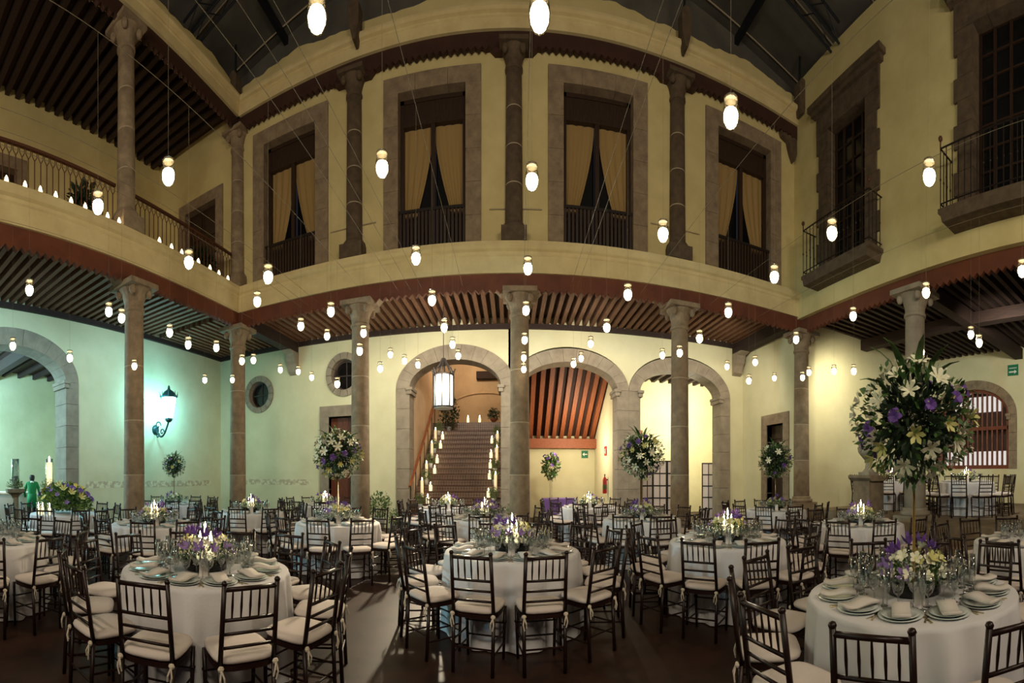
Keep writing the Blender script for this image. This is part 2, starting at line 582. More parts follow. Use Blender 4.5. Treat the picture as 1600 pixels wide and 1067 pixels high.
# right hall: end wall, barred-window wall, terrace and steps
b = MB().box(XR + 0.2, XRW + 0.4, 10.0, 10.4, 0, 6.1)
struct('wall_right_hall_end', 'brightly lit cream end wall of the right hall behind the stone urn', me=b.mesh('wall_right_hall_end', 'plaster_pale'))
WIN = (-7.7, 1.55, 3.55, 0.95, 1.75)   # cx (= -Y), half, spring, rise, sill
WIN2 = (-3.55, 1.55, 3.55, 0.95, 0.6)
b = arch_wall(MB(), -10.0, 1.0, 0, 6.1, [(c, h + 0.32, s, r + 0.32, z) for c, h, s, r, z in (WIN, WIN2)], 0, 0.6)
wrh = struct('wall_right_hall', 'cream wall of the right hall with arched openings', (XRW, 0, 0), -PI / 2)
ob('plaster', b.mesh('wall_right_hall', 'plaster_pale'), wrh)
for c, h, s, r, z in (WIN, WIN2):
    arch_ring(wrh, c, h, s, r, 0.32, z, -0.03, 0.6, 'stone', nv=11)
wn = struct('window_3', 'arched window with vertical wooden bars on the right terrace', (XRW, -WIN[0], 0), -PI / 2)
c, h, s, r, z = 0, WIN[1], WIN[2], WIN[3], WIN[4]
nb = 15
for i in range(nb):
    x = -h + (i + 0.5) * 2 * h / nb
    zt = s + r * math.sqrt(max(0, 1 - (x / h) ** 2))
    ob('window_bar', MB().cyl((x, 0.1, z + 0.05), (x, 0.1, zt), 0.045, 0.045, 8).mesh('window_bar', 'red_wood'), wn)
b = MB().box(-h, h, 0.06, 0.16, z, z + 0.13).box(-h, h, 0.05, 0.15, 3.08, 3.20)
b.box(-h, -h + 0.09, 0.05, 0.16, z, s).box(h - 0.09, h, 0.05, 0.16, z, s)
eo, ei = ell(0, h, s, r), ell(0, h - 0.1, s, r - 0.1)
for i in range(24):
    b.prism([ei[i], ei[i + 1], eo[i + 1], eo[i]], 0.05, 0.16)
ob('window_frame', b.mesh('window_frame', 'red_wood'), wn)
ob('pane', MB().prism(([(-h, z)] + ell(0, h, s, r) + [(h, z)])[::-1], 0.42, 0.44).mesh('pane', 'window_dim'), wn)
for za, zb in ((z + 0.1, z + 0.62), (3.75, 4.4)):
    ob('lit_strip', MB().box(-h * 0.93 if zb < 3 else -h * 0.72, h * 0.93 if zb < 3 else h * 0.72, 0.39, 0.415, za, zb if zb < 3 else 4.3).mesh('lit_strip', 'window_lit'), wn)
wn2 = struct('door_3', 'red wooden arched door at the right edge of the hall', (XRW, -WIN2[0], 0), -PI / 2)
ob('leaf', MB().prism(([(-h, TER)] + ell(0, h, s, r) + [(h, TER)])[::-1], 0.1, 0.2).mesh('leaf', 'red_wood'), wn2)
for i in range(1, 6):
    ob('batten', MB().box(-h + i * h / 3 - 0.03, -h + i * h / 3 + 0.03, 0.07, 0.1, TER, s).mesh('batten', 'frame_wood'), wn2)

b = MB().box(7.35, XRW, -2, 10.0, 0.0, TER)
ter = struct('floor_terrace', 'raised stone terrace of the right hall', me=b.mesh('floor_terrace', 'terrace_stone'))
for k in range(3):
    for j in range(3):
        y0 = -1.0 + j * 1.98
        ob('stair_step', MB().box(7.35 - 0.32 * (3 - k), 7.35 - 0.32 * (2 - k) + 0.001, y0 + 0.004, y0 + 1.976, 0.0, 0.15 * (k + 1)).mesh('stair_step', 'terrace_stone'), ter)
ob('kerb_stone', MB().box(7.3, 7.5, 6.1, 9.3, 0.0, 0.72).mesh('kerb_stone', 'stone'), ter)

# ------------------------------------------------------------------ columns


def capital(b, r, z, h, aba):
    b.lathe([(r * 1.0, z), (r * 1.14, z + 0.02), (r * 1.14, z + 0.07), (r * 1.02, z + 0.09), (r * 1.05, z + h * 0.35), (r * 1.28, z + h * 0.62), (r * 1.62, z + h * 0.82)], 20)
    for sx in (-1, 1):
        for sy in (-1, 1):
            b.sph((sx * r * 1.12, sy * r * 1.12, z + h * 0.68), 0.075, 0.075, 0.10, 8, 5)
    b.box(-aba, aba, -aba, aba, z + h * 0.82, z + h)


def column(label, x, y, z0, z1, r, m, plinth=0.30, base=0.16, drums=4, caph=0.55, pedestal=None):
    c = struct('column', label, (x, y, 0))
    zz = z0
    if pedestal:
        ob('pedestal', MB().box(-pedestal, pedestal, -pedestal, pedestal, 0, z0).mesh('pedestal', m), c)
    a = r * 1.42
    ob('plinth', MB().box(-a, a, -a, a, zz, zz + plinth).mesh('plinth', m), c)
    zz += plinth
    ob('column_base', MB().lathe([(r * 1.36, zz), (r * 1.42, zz + base * .25), (r * 1.36, zz + base * .5), (r * 1.12, zz + base * .6), (r * 1.2, zz + base * .8), (r * 1.04, zz + base)], 20).mesh('column_base', m, True), c)
    zz += base
    zt = z1 - caph
    hs = (zt - zz) / drums
    for k in range(drums):
        ra, rb = r * (1 - 0.12 * k / drums), r * (1 - 0.12 * (k + 1) / drums)
        ob('drum', MB().lathe([(ra - 0.006, zz + k * hs), (ra, zz + k * hs + 0.012), (rb, zz + (k + 1) * hs - 0.012), (rb - 0.006, zz + (k + 1) * hs)], 24).mesh('drum', m, True), c)
        if k:
            ob('mortar_joint', MB().cyl((0, 0, zz + k * hs - 0.012), (0, 0, zz + k * hs + 0.012), ra - 0.001, ra - 0.001, 24).mesh('mortar_joint', 'mortar'), c)
    b = MB()
    capital(b, r * 0.88, zt, caph, r * 1.62)
    ob('capital', b.mesh('capital', m), c)
    return c


ZCAP = 5.30
BX = [YF * math.tan(phi(p)) for p in (563, 812, 1062)]
column('grey stone column at the left inner corner of the courtyard', XL, YF, 0, ZCAP, 0.235, 'stone')
for x, t in zip(BX, ('grey stone column left of the staircase arch', 'middle stone column right of the staircase', 'stone column in front of the folding screen')):
    column(t, x, YF, 0, ZCAP, 0.235, 'stone')
column('stone column at the right inner corner beside the bright wall', XR, YF, TER, ZCAP, 0.235, 'stone', 0.22)
column('stone column beside the cyan wall lamp', XL, 5.93, 0, ZCAP, 0.235, 'stone')
column('stone column on a square pedestal behind the big bouquet', XR, 5.65, 0.55, ZCAP, 0.25, 'stone_grey', 0.16, pedestal=0.46)

# ------------------------------------------------------------------ arcade ceilings: deck, wall plate and joists
cb = struct('ceiling_back_arcade', 'plank ceiling of the back arcade carried by wooden joists', me=MB().box(XLW, XR, YF - 0.1, YB + 0.1, ZJ + 0.2, ZJ + 0.3).mesh('ceiling_back_arcade', 'deck_wood'))
jm = MB().box(-0.055, 0.055, 0, YB - YF + 0.05, 0, 0.2).mesh('joist', 'joist_wood')
n = 66
for k in range(n):
    x = XL + 0.15 + k * (XR - XL - 0.3) / (n - 1) if k else XL + 0.15
    ob('joist', jm, cb, (x, YF, ZJ), (0, 0, 0))
for k in range(14):
    ob('joist', jm, cb, (XLW + .12 + k * .228, YF, ZJ))
ob('wall_plate', MB().box(XLW, XR, YB - 0.10, YB, ZJ - 0.13, ZJ).mesh('wall_plate', 'joist_dark'), cb)
clf = struct('ceiling_left_arcade', 'joisted wooden ceiling of the left arcade', me=MB().box(XLW, XL + 0.1, -1.0, YF - 0.1, ZJ + 0.2, ZJ + 0.3).mesh('ceiling_left_arcade', 'deck_wood'))
jl = MB().box(0, XL - XLW + 0.05, -0.055, 0.055, 0, 0.2).mesh('joist', 'joist_wood')
for k in range(44):
    ob('joist', jl, clf, (XLW, YF - 0.35 - k * 0.235, ZJ))
ob('wall_plate', MB().box(XLW, XLW + 0.1, -1, YB, ZJ - 0.13, ZJ).mesh('wall_plate', 'joist_dark'), clf)
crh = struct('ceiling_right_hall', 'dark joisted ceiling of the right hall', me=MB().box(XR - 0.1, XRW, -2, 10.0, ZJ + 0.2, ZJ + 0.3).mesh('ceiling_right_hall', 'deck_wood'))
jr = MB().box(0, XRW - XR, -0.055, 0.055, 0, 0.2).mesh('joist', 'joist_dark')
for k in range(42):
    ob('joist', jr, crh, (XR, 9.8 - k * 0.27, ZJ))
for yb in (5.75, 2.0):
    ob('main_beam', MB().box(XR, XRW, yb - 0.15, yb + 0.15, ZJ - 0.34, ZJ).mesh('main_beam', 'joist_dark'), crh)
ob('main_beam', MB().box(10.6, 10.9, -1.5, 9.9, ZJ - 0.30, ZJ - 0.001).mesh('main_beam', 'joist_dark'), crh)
# beams from corner columns to the back wall, on stone corbels
for x, nm in ((XL, 'left'), (XR - 0.28, 'right')):
    ob('cross_beam', MB().box(x - 0.16, x + 0.16, YF + 0.2, YB, ZJ - 0.32, ZJ).mesh('cross_beam', 'joist_dark'), cb)
    co = MB().prism([(0, -1.0), (0.14, -0.92), (0.22, -0.7), (0.30, -0.62), (0.36, -0.4), (0.62, -0.34), (0.62, -0.32), (0, -0.32)], -0.17, 0.17)
    c = ob('corbel', co.mesh('corbel', 'stone_grey'), cb, (x, YB, ZJ), (0, 0, -PI / 2))

# ------------------------------------------------------------------ fascias, ledges, cornices


def fascia(label, name, p, q, z0, z1, m, tooth=0.16, th=0.10, skip=()):
    """a board with a zigzag lower edge from p to q (plan points)"""
    L = math.hypot(q[0] - p[0], q[1] - p[1])
    o = struct(name, label, (p[0], p[1], 0), math.atan2(q[1] - p[1], q[0] - p[0]))
    b = MB().box(0, L, 0, th, z0 + 0.08, z1)
    nn = int(L / tooth)
    t = L / nn
    for i in range(nn):
        b.add([(i * t, 0, z0 + 0.08), ((i + 1) * t, 0, z0 + 0.08), ((i + .5) * t, 0, z0), (i * t, th, z0 + 0.08), ((i + 1) * t, th, z0 + 0.08), ((i + .5) * t, th, z0)],
              [(0, 2, 1), (3, 4, 5), (0, 3, 5, 2), (1, 2, 5, 4)])
    ob('zigzag_board', b.mesh(name, m), o)
    return o


def zapata(parent, x, y, z, rot, m, L=0.75, h=0.22):
    b = MB().prism([(-L, z), (-L, z - 0.06), (-L + .12, z - 0.11), (-L + .2, z - .10), (-L + .32, z - h), (L - .32, z - h), (L - .2, z - .10), (L - .12, z - .11), (L, z - .06), (L, z)][::-1], -0.13, 0.13)
    ob('bracket', b.mesh('bracket', m), parent, (x, y, 0), (0, 0, rot))


fb = fascia('red-brown zigzag beam under the back ledge', 'trim_1', (XL, YF - 0.1), (XR, YF - 0.1), 5.26, ZS0, 'fascia_red')
for x in BX:
    zapata(fb, x - XL, 0.16, 5.47, 0, 'stone')
fl = fascia('red-brown zigzag beam under the left gallery', 'trim_2', (XL + 0.1, -1.0), (XL + 0.1, YF), 5.26, ZS0, 'fascia_red')
fr = fascia('red-brown beam over the right hall', 'trim_3', (XR - 0.1, YF), (XR - 0.1, -1.0), 5.22, 5.60, 'fascia_red')
for o_, y_ in ((fl, 5.93 + 1.0), (fr, YF - 5.65)):
    zapata(o_, y_, 0.16, 5.47, 0, 'stone')

# pale moulded ledge: back and left


def ledge(label, name, p, q, z0, z1, out, m):
    L = math.hypot(q[0] - p[0], q[1] - p[1])
    o = struct(name, label, (p[0], p[1], 0), math.atan2(q[1] - p[1], q[0] - p[0]))
    H = z1 - z0
    b = MB()
    prof = [(0.3, 0), (-out * .45, 0), (-out * .5, H * .55), (-out * .62, H * .6), (-out * .62, H * .7), (-out * .85, H * .76), (-out, H * .86), (-out, H), (0.3, H)]
    n = len(prof)
    vs = [(0, y, z0 + z) for y, z in prof] + [(L, y, z0 + z) for y, z in prof]
    fs = [tuple(range(n))[::-1], tuple(range(n, 2 * n))] + [(i, (i + 1) % n, n + (i + 1) % n, n + i) for i in range(n)]
    b.add(vs, fs)
    ob('moulding', b.mesh(name, m), o)
    return o


ledge('pale moulded ledge between the storeys of the back facade', 'trim_4', (XL, YF - 0.05), (XR, YF - 0.05), ZS0, ZS1, 0.22, 'ledge_plaster')
# world left: viewer on +x side; run from +Y to -Y so local -y points to +x
ledge('pale ledge under the left gallery railing carrying candles', 'trim_5', (XL + 0.05, -1.0), (XL + 0.05, YF), ZS0, ZS1, 0.22, 'ledge_plaster')
ledge('pale moulded cornice on top of the back facade', 'trim_6', (XL, YF - 0.05), (XR, YF - 0.05), ZC0, ZC1, 0.26, 'ledge_plaster')
ledge('pale moulded cornice over the left gallery', 'trim_7', (XL + 0.05, -1.0), (XL + 0.05, YF), ZC0, ZC1, 0.26, 'ledge_plaster')
f2 = fascia('dark zigzag beam below the back cornice', 'trim_8', (XL, YF - 0.1), (XR, YF - 0.1), 10.26, ZC0, 'fascia_dark')
f3 = fascia('dark zigzag beam below the left gallery cornice', 'trim_9', (XL + 0.1, -1.0), (XL + 0.1, YF), 10.26, ZC0, 'fascia_dark')

# parapets with a ragged plaster top edge


def parapet(label, name, p, q, z0, z1, m):
    L = math.hypot(q[0] - p[0], q[1] - p[1])
    o = struct(name, label, (p[0], p[1], 0), math.atan2(q[1] - p[1], q[0] - p[0]))
    b = MB()
    n = int(L / 0.15)
    zs = [z1 + 0.03 * random.uniform(-1, 1) + 0.12 * abs(math.sin(PI * i * 0.15 / 3.78)) ** 6 for i in range(n + 1)]
    for i in range(n):
        b.prism([(i * L / n, z0), ((i + 1) * L / n, z0), ((i + 1) * L / n, zs[i + 1]), (i * L / n, zs[i])][::-1], 0.0, 0.35)
    ob('plaster', b.mesh(name, m), o)


parapet('plaster parapet above the back cornice', 'wall_parapet_back', (XL, YF - 0.05), (XR, YF - 0.05), ZC1, 11.42, 'plaster')
parapet('plaster parapet above the left cornice', 'wall_parapet_left', (XL + 0.05, -1), (XL + 0.05, YF), ZC1, 11.42, 'plaster')

# ------------------------------------------------------------------ upper storey, back: wall with four tall windows
YU = YF + 0.05
UW = [(-5.60, 0.78), (-1.85, 0.80), (2.03, 0.83), (5.95, 0.82)]
WT, SUR = 9.72, 0.36
wu = struct('wall_back_upper', 'cream upper wall of the back facade with four tall windows', (0, YU, 0))
b = MB()
cur = XL
for cx, hw in UW:
    b.box(cur, cx - hw - SUR, 0, 0.5, ZS1 - 0.3, ZC0)
    b.box(cx - hw - SUR, cx + hw + SUR, 0, 0.5, WT + SUR, ZC0)
    cur = cx + hw + SUR
b.box(cur, XR, 0, 0.5, ZS1 - 0.3, ZC0)
ob('plaster', b.mesh('wall_back_upper', 'plaster'), wu)


def curtain_mesh(w0, h, flip):
    """gathered curtain: wide at the top, drawn to its outer side below; x from 0 (outer edge) inward"""
    nx, nz = 22, 14
    def layer(dy):
        vs = []
        for j in range(nz + 1):
            t = j / nz
            wdt = w0 * (1 - 0.60 * t ** 1.6)
            for i in range(nx + 1):
                s = i / nx
                x = s * wdt * flip
                y = 0.028 * math.sin(s * nx * 0.95) * (0.5 + 0.5 * t) + dy
                vs.append((x, y, h * (1 - t)))
        return vs
    b = MB()
    fs = []
    for j in range(nz):
        for i in range(nx):
            a = j * (nx + 1) + i
            fs.append((a, a + 1, a + nx + 2, a + nx + 1))
    b.add(layer(0), fs)
    b.add(layer(0.012), [q[::-1] for q in fs])
    return b.mesh('curtain', 'curtain_gold', True)


WNAMES = ('leftmost upper window', 'upper window left of the middle column', 'upper window right of the middle column', 'rightmost upper window of the back facade')
for k, (cx, hw) in enumerate(UW):
    o = struct('window_%d' % (4 + k), 'tall stone-framed window with balustrade, ' + WNAMES[k], (cx, YU, 0))
    for s in (-1, 1):
        for i in range(5):
            h = (WT - ZS1) / 5
            xa, xb = sorted((s * hw, s * (hw + SUR)))
            ob('jamb_stone', MB().box(xa, xb, -0.04, 0.5, ZS1 + i * h + 0.003, ZS1 + (i + 1) * h - 0.003).mesh('jamb_stone', 'stone'), o)
    for i in range(3):
        t = 2 * (hw + SUR)
        ob('lintel_stone', MB().box(-t / 2 + i * t / 3 + 0.003, -t / 2 + (i + 1) * t / 3 - 0.003, -0.04, 0.5, WT, WT + SUR).mesh('lintel_stone', 'stone'), o)
    b = MB().box(-hw, -hw + 0.09, 0.2, 0.3, ZS1, WT).box(hw - 0.09, hw, 0.2, 0.3, ZS1, WT).box(-0.05, 0.05, 0.2, 0.3, ZS1, 9.2).box(-hw, hw, 0.2, 0.3, WT - 0.09, WT).box(-hw, hw, 0.19, 0.31, 9.12, 9.24)
    for s in (-1, 1):
        pass
    ob('window_frame', b.mesh('window_frame', 'frame_wood'), o)
    ob('transom_panel', MB().box(-hw + .09, hw - .09, 0.22, 0.27, 9.24, WT - .09).mesh('transom_panel', 'frame_wood'), o)
    for s in (-1, 1):
        ob('pane', MB().box(min(s * .05, s * (hw - .09)), max(s * .05, s * (hw - .09)), 0.38, 0.39, ZS1, 9.12).mesh('pane', 'window_dark'), o)
    bal = ob('balustrade', MB().box(-hw, hw, 0.03, 0.09, 7.16, 7.22).box(-hw, hw, 0.03, 0.09, ZS1 + 0.05, ZS1 + 0.1).mesh('balustrade', 'iron'), o)
    slat = cached('slat', lambda: MB().box(-0.03, 0.03, 0.045, 0.07, ZS1 + 0.08, 7.18).mesh('slat', 'frame_wood'))
    ns = 18
    for i in range(ns):
        ob('slat', slat, bal, (-hw + (i + .5) * 2 * hw / ns, 0, 0))
    for s, sd in ((-1, 'left'), (1, 'right')):
        c = ob('curtain', cached(('cur', s), lambda: curtain_mesh(0.70, 1.95, -s)), None, (cx + s * (hw - 0.08), YU + 0.325, 7.18))
        tag(c, 'golden curtain drawn aside, %s half of the %s' % (sd, WNAMES[k]), 'curtain', 'golden curtains in the upper windows')

# upper columns
UBX = [YF * math.tan(phi(p)) for p in (554, 803, 1058)]
for x, t in zip(UBX, ('dark upper column between the two left windows', 'dark upper column in the middle of the facade', 'dark upper column between the two right windows')):
    column(t, x, YF - 0.02, ZS1, 10.33, 0.2, 'stone_dark', 0.3, 0.14, 4, 0.5)
column('upper stone column at the left inner corner', XL, YF, ZS1, 10.33, 0.2, 'stone', 0.3, 0.14, 4, 0.5)
column('upper stone column of the left gallery railing', XL, 5.71, ZS1, 10.33, 0.2, 'stone', 0.3, 0.14, 4, 0.5)
for x in UBX:
    zapata(f2, x - XL, 0.14, 10.42, 0, 'fascia_dark')
ob('end_bracket', MB().prism([(0, 0), (-.55, 0), (-.5, -.1), (-.3, -.16), (-.22, -.4), (-.1, -.62), (0, -.4)], 0.0, .3).mesh('end_bracket', 'stone_dark'), f2, (XR - XL - .24, 0, 10.3))
# thin conduit along the upper facade
for (xa, xb) in ((-4.4, -3.2), (-0.5, 0.7), (3.3, 4.6)):
    ob('conduit', MB().cyl((xa, -0.025, 7.05), (xb, -0.025, 7.05), 0.012).mesh('conduit', 'mortar'), wu)

# ------------------------------------------------------------------ upper left gallery
b = MB().box(-1.0, YB, 0, 0.5, ZS1, 11.2)
wg = struct('wall_left_gallery', 'amber-lit wall at the back of the left gallery', (XLW, 0, 0), PI / 2)
GD = [(4.0, 0.6)]
b = MB()
cur = -1.0
for cx, hw in sorted(GD):
    b.box(cur, cx - hw - .28, 0, 0.4, ZS1 - .3, 11.3)
    b.box(cx - hw - .28, cx + hw + .28, 0, 0.4, 9.3, 11.3)
    cur = cx + hw + .28
b.box(cur, YU, 0, 0.4, ZS1 - .3, 11.3)
ob('plaster', b.mesh('wall_left_gallery', 'plaster'), wg)
GE = (-8.72, 0.62)
we = struct('wall_gallery_end', 'amber-lit end wall of the left gallery with a dark door', (0, YU, 0))
ob('plaster', MB().box(XLW, GE[0] - GE[1] - .28, 0, .4, ZS1 - .3, 11.3).box(GE[0] + GE[1] + .28, XL, 0, .4, ZS1 - .3, 11.3).box(GE[0] - GE[1] - .28, GE[0] + GE[1] + .28, 0, .4, 9.3, 11.3).mesh('wall_gallery_end', 'plaster'), we)
for i, (cx, hw) in enumerate(GD + [GE]):
    d = struct('door_%d' % (4 + i), ('dark gallery door with stone frame at the left edge', 'dark gallery door in a stone frame beside the upper corner column')[i], *(((XLW, cx, 0), PI / 2) if i == 0 else ((cx, YU, 0), 0.0)))
    for s in (-1, 1):
        for q in range(5):
            xa, xb = sorted((s * hw, s * (hw + .28)))
            ob('jamb_stone', MB().box(xa, xb, -0.03, 0.4, ZS1 + q * .55 + .003, ZS1 + (q + 1) * .55 - .003).mesh('jamb_stone', 'stone'), d)
    ob('lintel_stone', MB().box(-hw - .28, hw + .28, -0.03, 0.4, 9.0, 9.3).mesh('lintel_stone', 'stone'), d)
    for s in (-1, 1):
        lf = ob('door_leaf', MB().box(min(0.01 * s, s * hw), max(0.01 * s, s * hw), 0.2, 0.26, ZS1, 9.0).mesh('door_leaf', 'frame_wood'), d)
        for q in range(3):
            ob('door_panel', MB().box(min(.1 * s, s * (hw - .1)), max(.1 * s, s * (hw - .1)), 0.175, 0.2, ZS1 + .2 + q * .88, ZS1 + .9 + q * .88).mesh('door_panel', 'frame_wood'), lf)
struct('floor_gallery', 'floor of the left gallery', me=MB().box(XLW, XL + .05, -1.0, YB, ZS1 - 0.1, ZS1).mesh('floor_gallery', 'terrace_stone'))
cg = struct('ceiling_gallery', 'dark joisted ceiling of the left gallery', me=MB().box(XLW, XL + .05, -1, YB, 10.95, 11.05).mesh('ceiling_gallery', 'deck_wood'))
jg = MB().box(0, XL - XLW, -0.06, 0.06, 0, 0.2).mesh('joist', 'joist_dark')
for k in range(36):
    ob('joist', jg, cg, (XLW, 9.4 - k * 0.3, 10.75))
lamp('gallery_lamp', 'POINT', (-9.0, 7.6, 8.6), 9, (1.0, .72, .36), 0.1)
lamp('gallery_lamp', 'POINT', (-9.0, 3.0, 8.6), 9, (1.0, .72, .36), 0.1)

# gallery railings (wrought iron)


def railing(label, y0, y1, x, z0, h):
    t = thing('gallery_railing', label, 'railing', (x, y0, z0), PI / 2, 'gallery railings')
    L = y1 - y0
    ob('handrail', MB().box(0, L, -0.03, 0.03, h - 0.05, h).mesh('handrail', 'rust_iron'), t)
    ob('bottom_rail', MB().box(0, L, -0.015, 0.015, 0.08, 0.11).mesh('bottom_rail', 'rust_iron'), t)
    n = int(L / 0.13)
    bal = cached(('bal', h), lambda: MB().cyl((0, 0, 0.09), (0, 0, h - 0.22), 0.011, 0.011, 6).tube([(0, 0, h - .22), (-.05, 0, h - .14), (-.05, 0, h - .05)], .009, 5).tube([(0, 0, h - .22), (.05, 0, h - .14), (.05, 0, h - .05)], .009, 5).mesh('baluster', 'rust_iron'))
    for i in range(n):
        ob('baluster', bal, t, ((i + .5) * L / n, 0, 0))


railing('wrought iron railing of the gallery between corner and upper column', 5.95, 9.45, XL - 0.05, ZS1, 0.92)
railing('wrought iron gallery railing running off the left edge', 0.2, 5.45, XL - 0.05, ZS1, 0.92)

# ------------------------------------------------------------------ upper right wall with two balconies
XU = 7.62
wru = struct('wall_right_upper', 'blank cream upper wall on the right with two balcony windows', (XU, 0, 0), -PI / 2)
RW = [(7.6, 0.66), (3.3, 0.72)]
b = MB()
cur = -YU
ZT = 11.75
for cy, hw in RW:
    b.box(cur, -cy - hw - .45, 0, 0.5, 5.6, ZT)
    b.box(-cy - hw - .45, -cy + hw + .45, 0, 0.5, 10.3, ZT)
    b.box(-cy - hw - .45, -cy + hw + .45, 0, 0.5, 5.6, 6.3)
    cur = -cy + hw + .45
b.box(cur, 1.0, 0, 0.5, 5.6, ZT)
ob('plaster', b.mesh('wall_right_upper', 'plaster'), wru)
for k, (cy, hw) in enumerate(RW):
    nm = ('near the facade corner', 'at the right edge')[k]
    o = struct('window_%d' % (8 + k), 'tall dark paned window with stone blocks ' + nm, (XU, cy, 0), -PI / 2)
    for s in (-1, 1):
        for i in range(8):
            h = 3.5 / 8
            ww = .45 if i % 2 else .36
            xa, xb = sorted((s * hw, s * (hw + ww)))
            ob('jamb_stone', MB().box(xa, xb, -0.05, 0.5, 6.3 + i * h + .004, 6.3 + (i + 1) * h - .004).mesh('jamb_stone', 'stone_dark'), o)
            if ww < .44:
                xa, xb = sorted((s * (hw + ww), s * (hw + .45)))
                ob('plaster_fill', MB().box(xa, xb, 0.0, 0.5, 6.3 + i * h, 6.3 + (i + 1) * h).mesh('plaster_fill', 'plaster'), o)
    for i in range(3):
        t = 2 * (hw + .45)
        ob('lintel_stone', MB().box(-t / 2 + i * t / 3 + .004, -t / 2 + (i + 1) * t / 3 - .004, -.06, .5, 9.8, 10.3).mesh('lintel_stone', 'stone_dark'), o)
    ob('lintel_cornice', MB().box(-hw - .55, hw + .55, -.16, 0, 10.3, 10.42).box(-hw - .62, hw + .62, -.24, 0, 10.42, 10.55).mesh('lintel_cornice', 'stone_dark'), o)
    b = MB()
    for i in range(5):
        x = -hw + i * 2 * hw / 4
        b.box(x - .03 if i not in (0, 4) else max(-hw, x - .06), x + .03 if i not in (0, 4) else min(hw, x + .06), .22, .29, 6.3, 9.8)
    for i in range(9):
        z = 6.3 + i * 3.5 / 8
        b.box(-hw, hw, .23, .28, max(6.3, z - .02), min(9.8, z + .02))
    ob('window_frame', b.mesh('window_frame', 'frame_wood'), o)
    for i in range(4):
        ob('pane', MB().box(-hw + i * hw / 2 + .03, -hw + (i + 1) * hw / 2 - .03, .265, .275, 6.3, 9.8).mesh('pane', 'window_dark'), o)
    # balcony
    t = thing('balcony', ('iron balcony on a stone slab near the facade corner', 'iron balcony on a stone slab at the right edge')[k], 'balcony', (XU, cy, 0), -PI / 2, 'balconies of the right wall')
    bw = hw + .55
    ob('slab', MB().prism([(-bw, 6.32), (-bw, 6.24), (-bw + .06, 6.2), (-bw + .1, 6.06), (bw - .1, 6.06), (bw - .06, 6.2), (bw, 6.24), (bw, 6.32)][::-1], -.5, 0.02).mesh('slab', 'stone_dark'), t)
    ob('handrail', MB().tube([(-bw + .04, -.02, 7.42), (-bw + .04, -.46, 7.42), (bw - .04, -.46, 7.42), (bw - .04, -.02, 7.42)], .017, 6).mesh('handrail', 'iron'), t)
    ob('bottom_rail', MB().tube([(-bw + .04, -.02, 6.42), (-bw + .04, -.46, 6.42), (bw - .04, -.46, 6.42), (bw - .04, -.02, 6.42)], .014, 6).mesh('bottom_rail', 'iron'), t)
    bl = cached('bbal', lambda: MB().cyl((0, 0, 6.30), (0, 0, 7.42), .010, .010, 6).sph((0, 0, 6.86), .02, .02, .03, 6, 4).mesh('baluster', 'iron'))
    n = int(2 * bw / .14)
    for i in range(n + 1):
        ob('baluster', bl, t, (-bw + .04 + i * (2 * bw - .08) / n, -.46, 0))
    for s in (-1, 1):
        for i in range(3):
            ob('baluster', bl, t, (s * (bw - .04), -.34 + i * .13, 0))
        ob('finial', MB().cyl((s * (bw - .04), -.46, 7.42), (s * (bw - .04), -.46, 7.55), .014).sph((s * (bw - .04), -.46, 7.6), .045, .045, .055, 8, 6).mesh('finial', 'rust_iron', True), t)

# ------------------------------------------------------------------ roof over the courtyard
b = MB()
b.add([(-8.2, -4, 12.2), (0, -4, 13.9), (0, 11, 13.9), (-8.2, 11, 12.2)], [(0, 1, 2, 3)])
b.add([(8.2, -4, 12.2), (0, -4, 13.9), (0, 11, 13.9), (8.2, 11, 12.2)], [(3, 2, 1, 0)])
b.add([(-8.2, -4, 12.26), (0, -4, 13.96), (0, 11, 13.96), (-8.2, 11, 12.26)], [(3, 2, 1, 0)])
b.add([(8.2, -4, 12.26), (0, -4, 13.96), (0, 11, 13.96), (8.2, 11, 12.26)], [(0, 1, 2, 3)])
rf = struct('roof', 'dark grey sheet roof over the courtyard', me=b.mesh('roof', 'roof_sheet'))
zr = lambda x: 13.9 - 1.7 * abs(x) / 8.2
for x in (-6.0, -3.0, 0, 3.0, 6.0):
    ob('purlin', MB().box(x - .06, x + .06, -4, 11, zr(x) - .2, zr(x) - .02).mesh('purlin', 'steel_blue'), rf)
for i in range(9):
    y = -2 + i * 1.5
    for s in (-1, 1):
        b = MB().cyl((0, y, zr(0) - .02), (s * 8.2, y, zr(8.2) - .02), .018, .018, 5)
        ob('seam', b.mesh('seam', 'mortar'), rf)
for y in (8.0, 4.0):
    t = thing('roof_truss', 'dark steel lattice truss under the roof, ' + ('next to the back facade' if y > 5 else 'nearer the middle'), 'truss', (0, y, 0), 0, 'roof trusses')
    for dy in (-.15, .15):
        for dz in (-.25, -.75):
            ob('chord', MB().tube([(-7.6, dy, zr(7.6) + dz), (0, dy, zr(0) + dz), (7.6, dy, zr(7.6) + dz)], .03, 6).mesh('chord', 'steel_blue'), t)
    b = MB()
    n = 30
    for i in range(n):
        xa, xb = -7.6 + i * 15.2 / n, -7.6 + (i + 1) * 15.2 / n
        for dy in (-.15, .15):
            b.cyl((xa, dy, zr(xa) - (.25 if i % 2 else .75)), (xb, dy, zr(xb) - (.75 if i % 2 else .25)), .014, .014, 5)
    ob('web_bar', b.mesh('web_bar', 'steel_blue'), t)

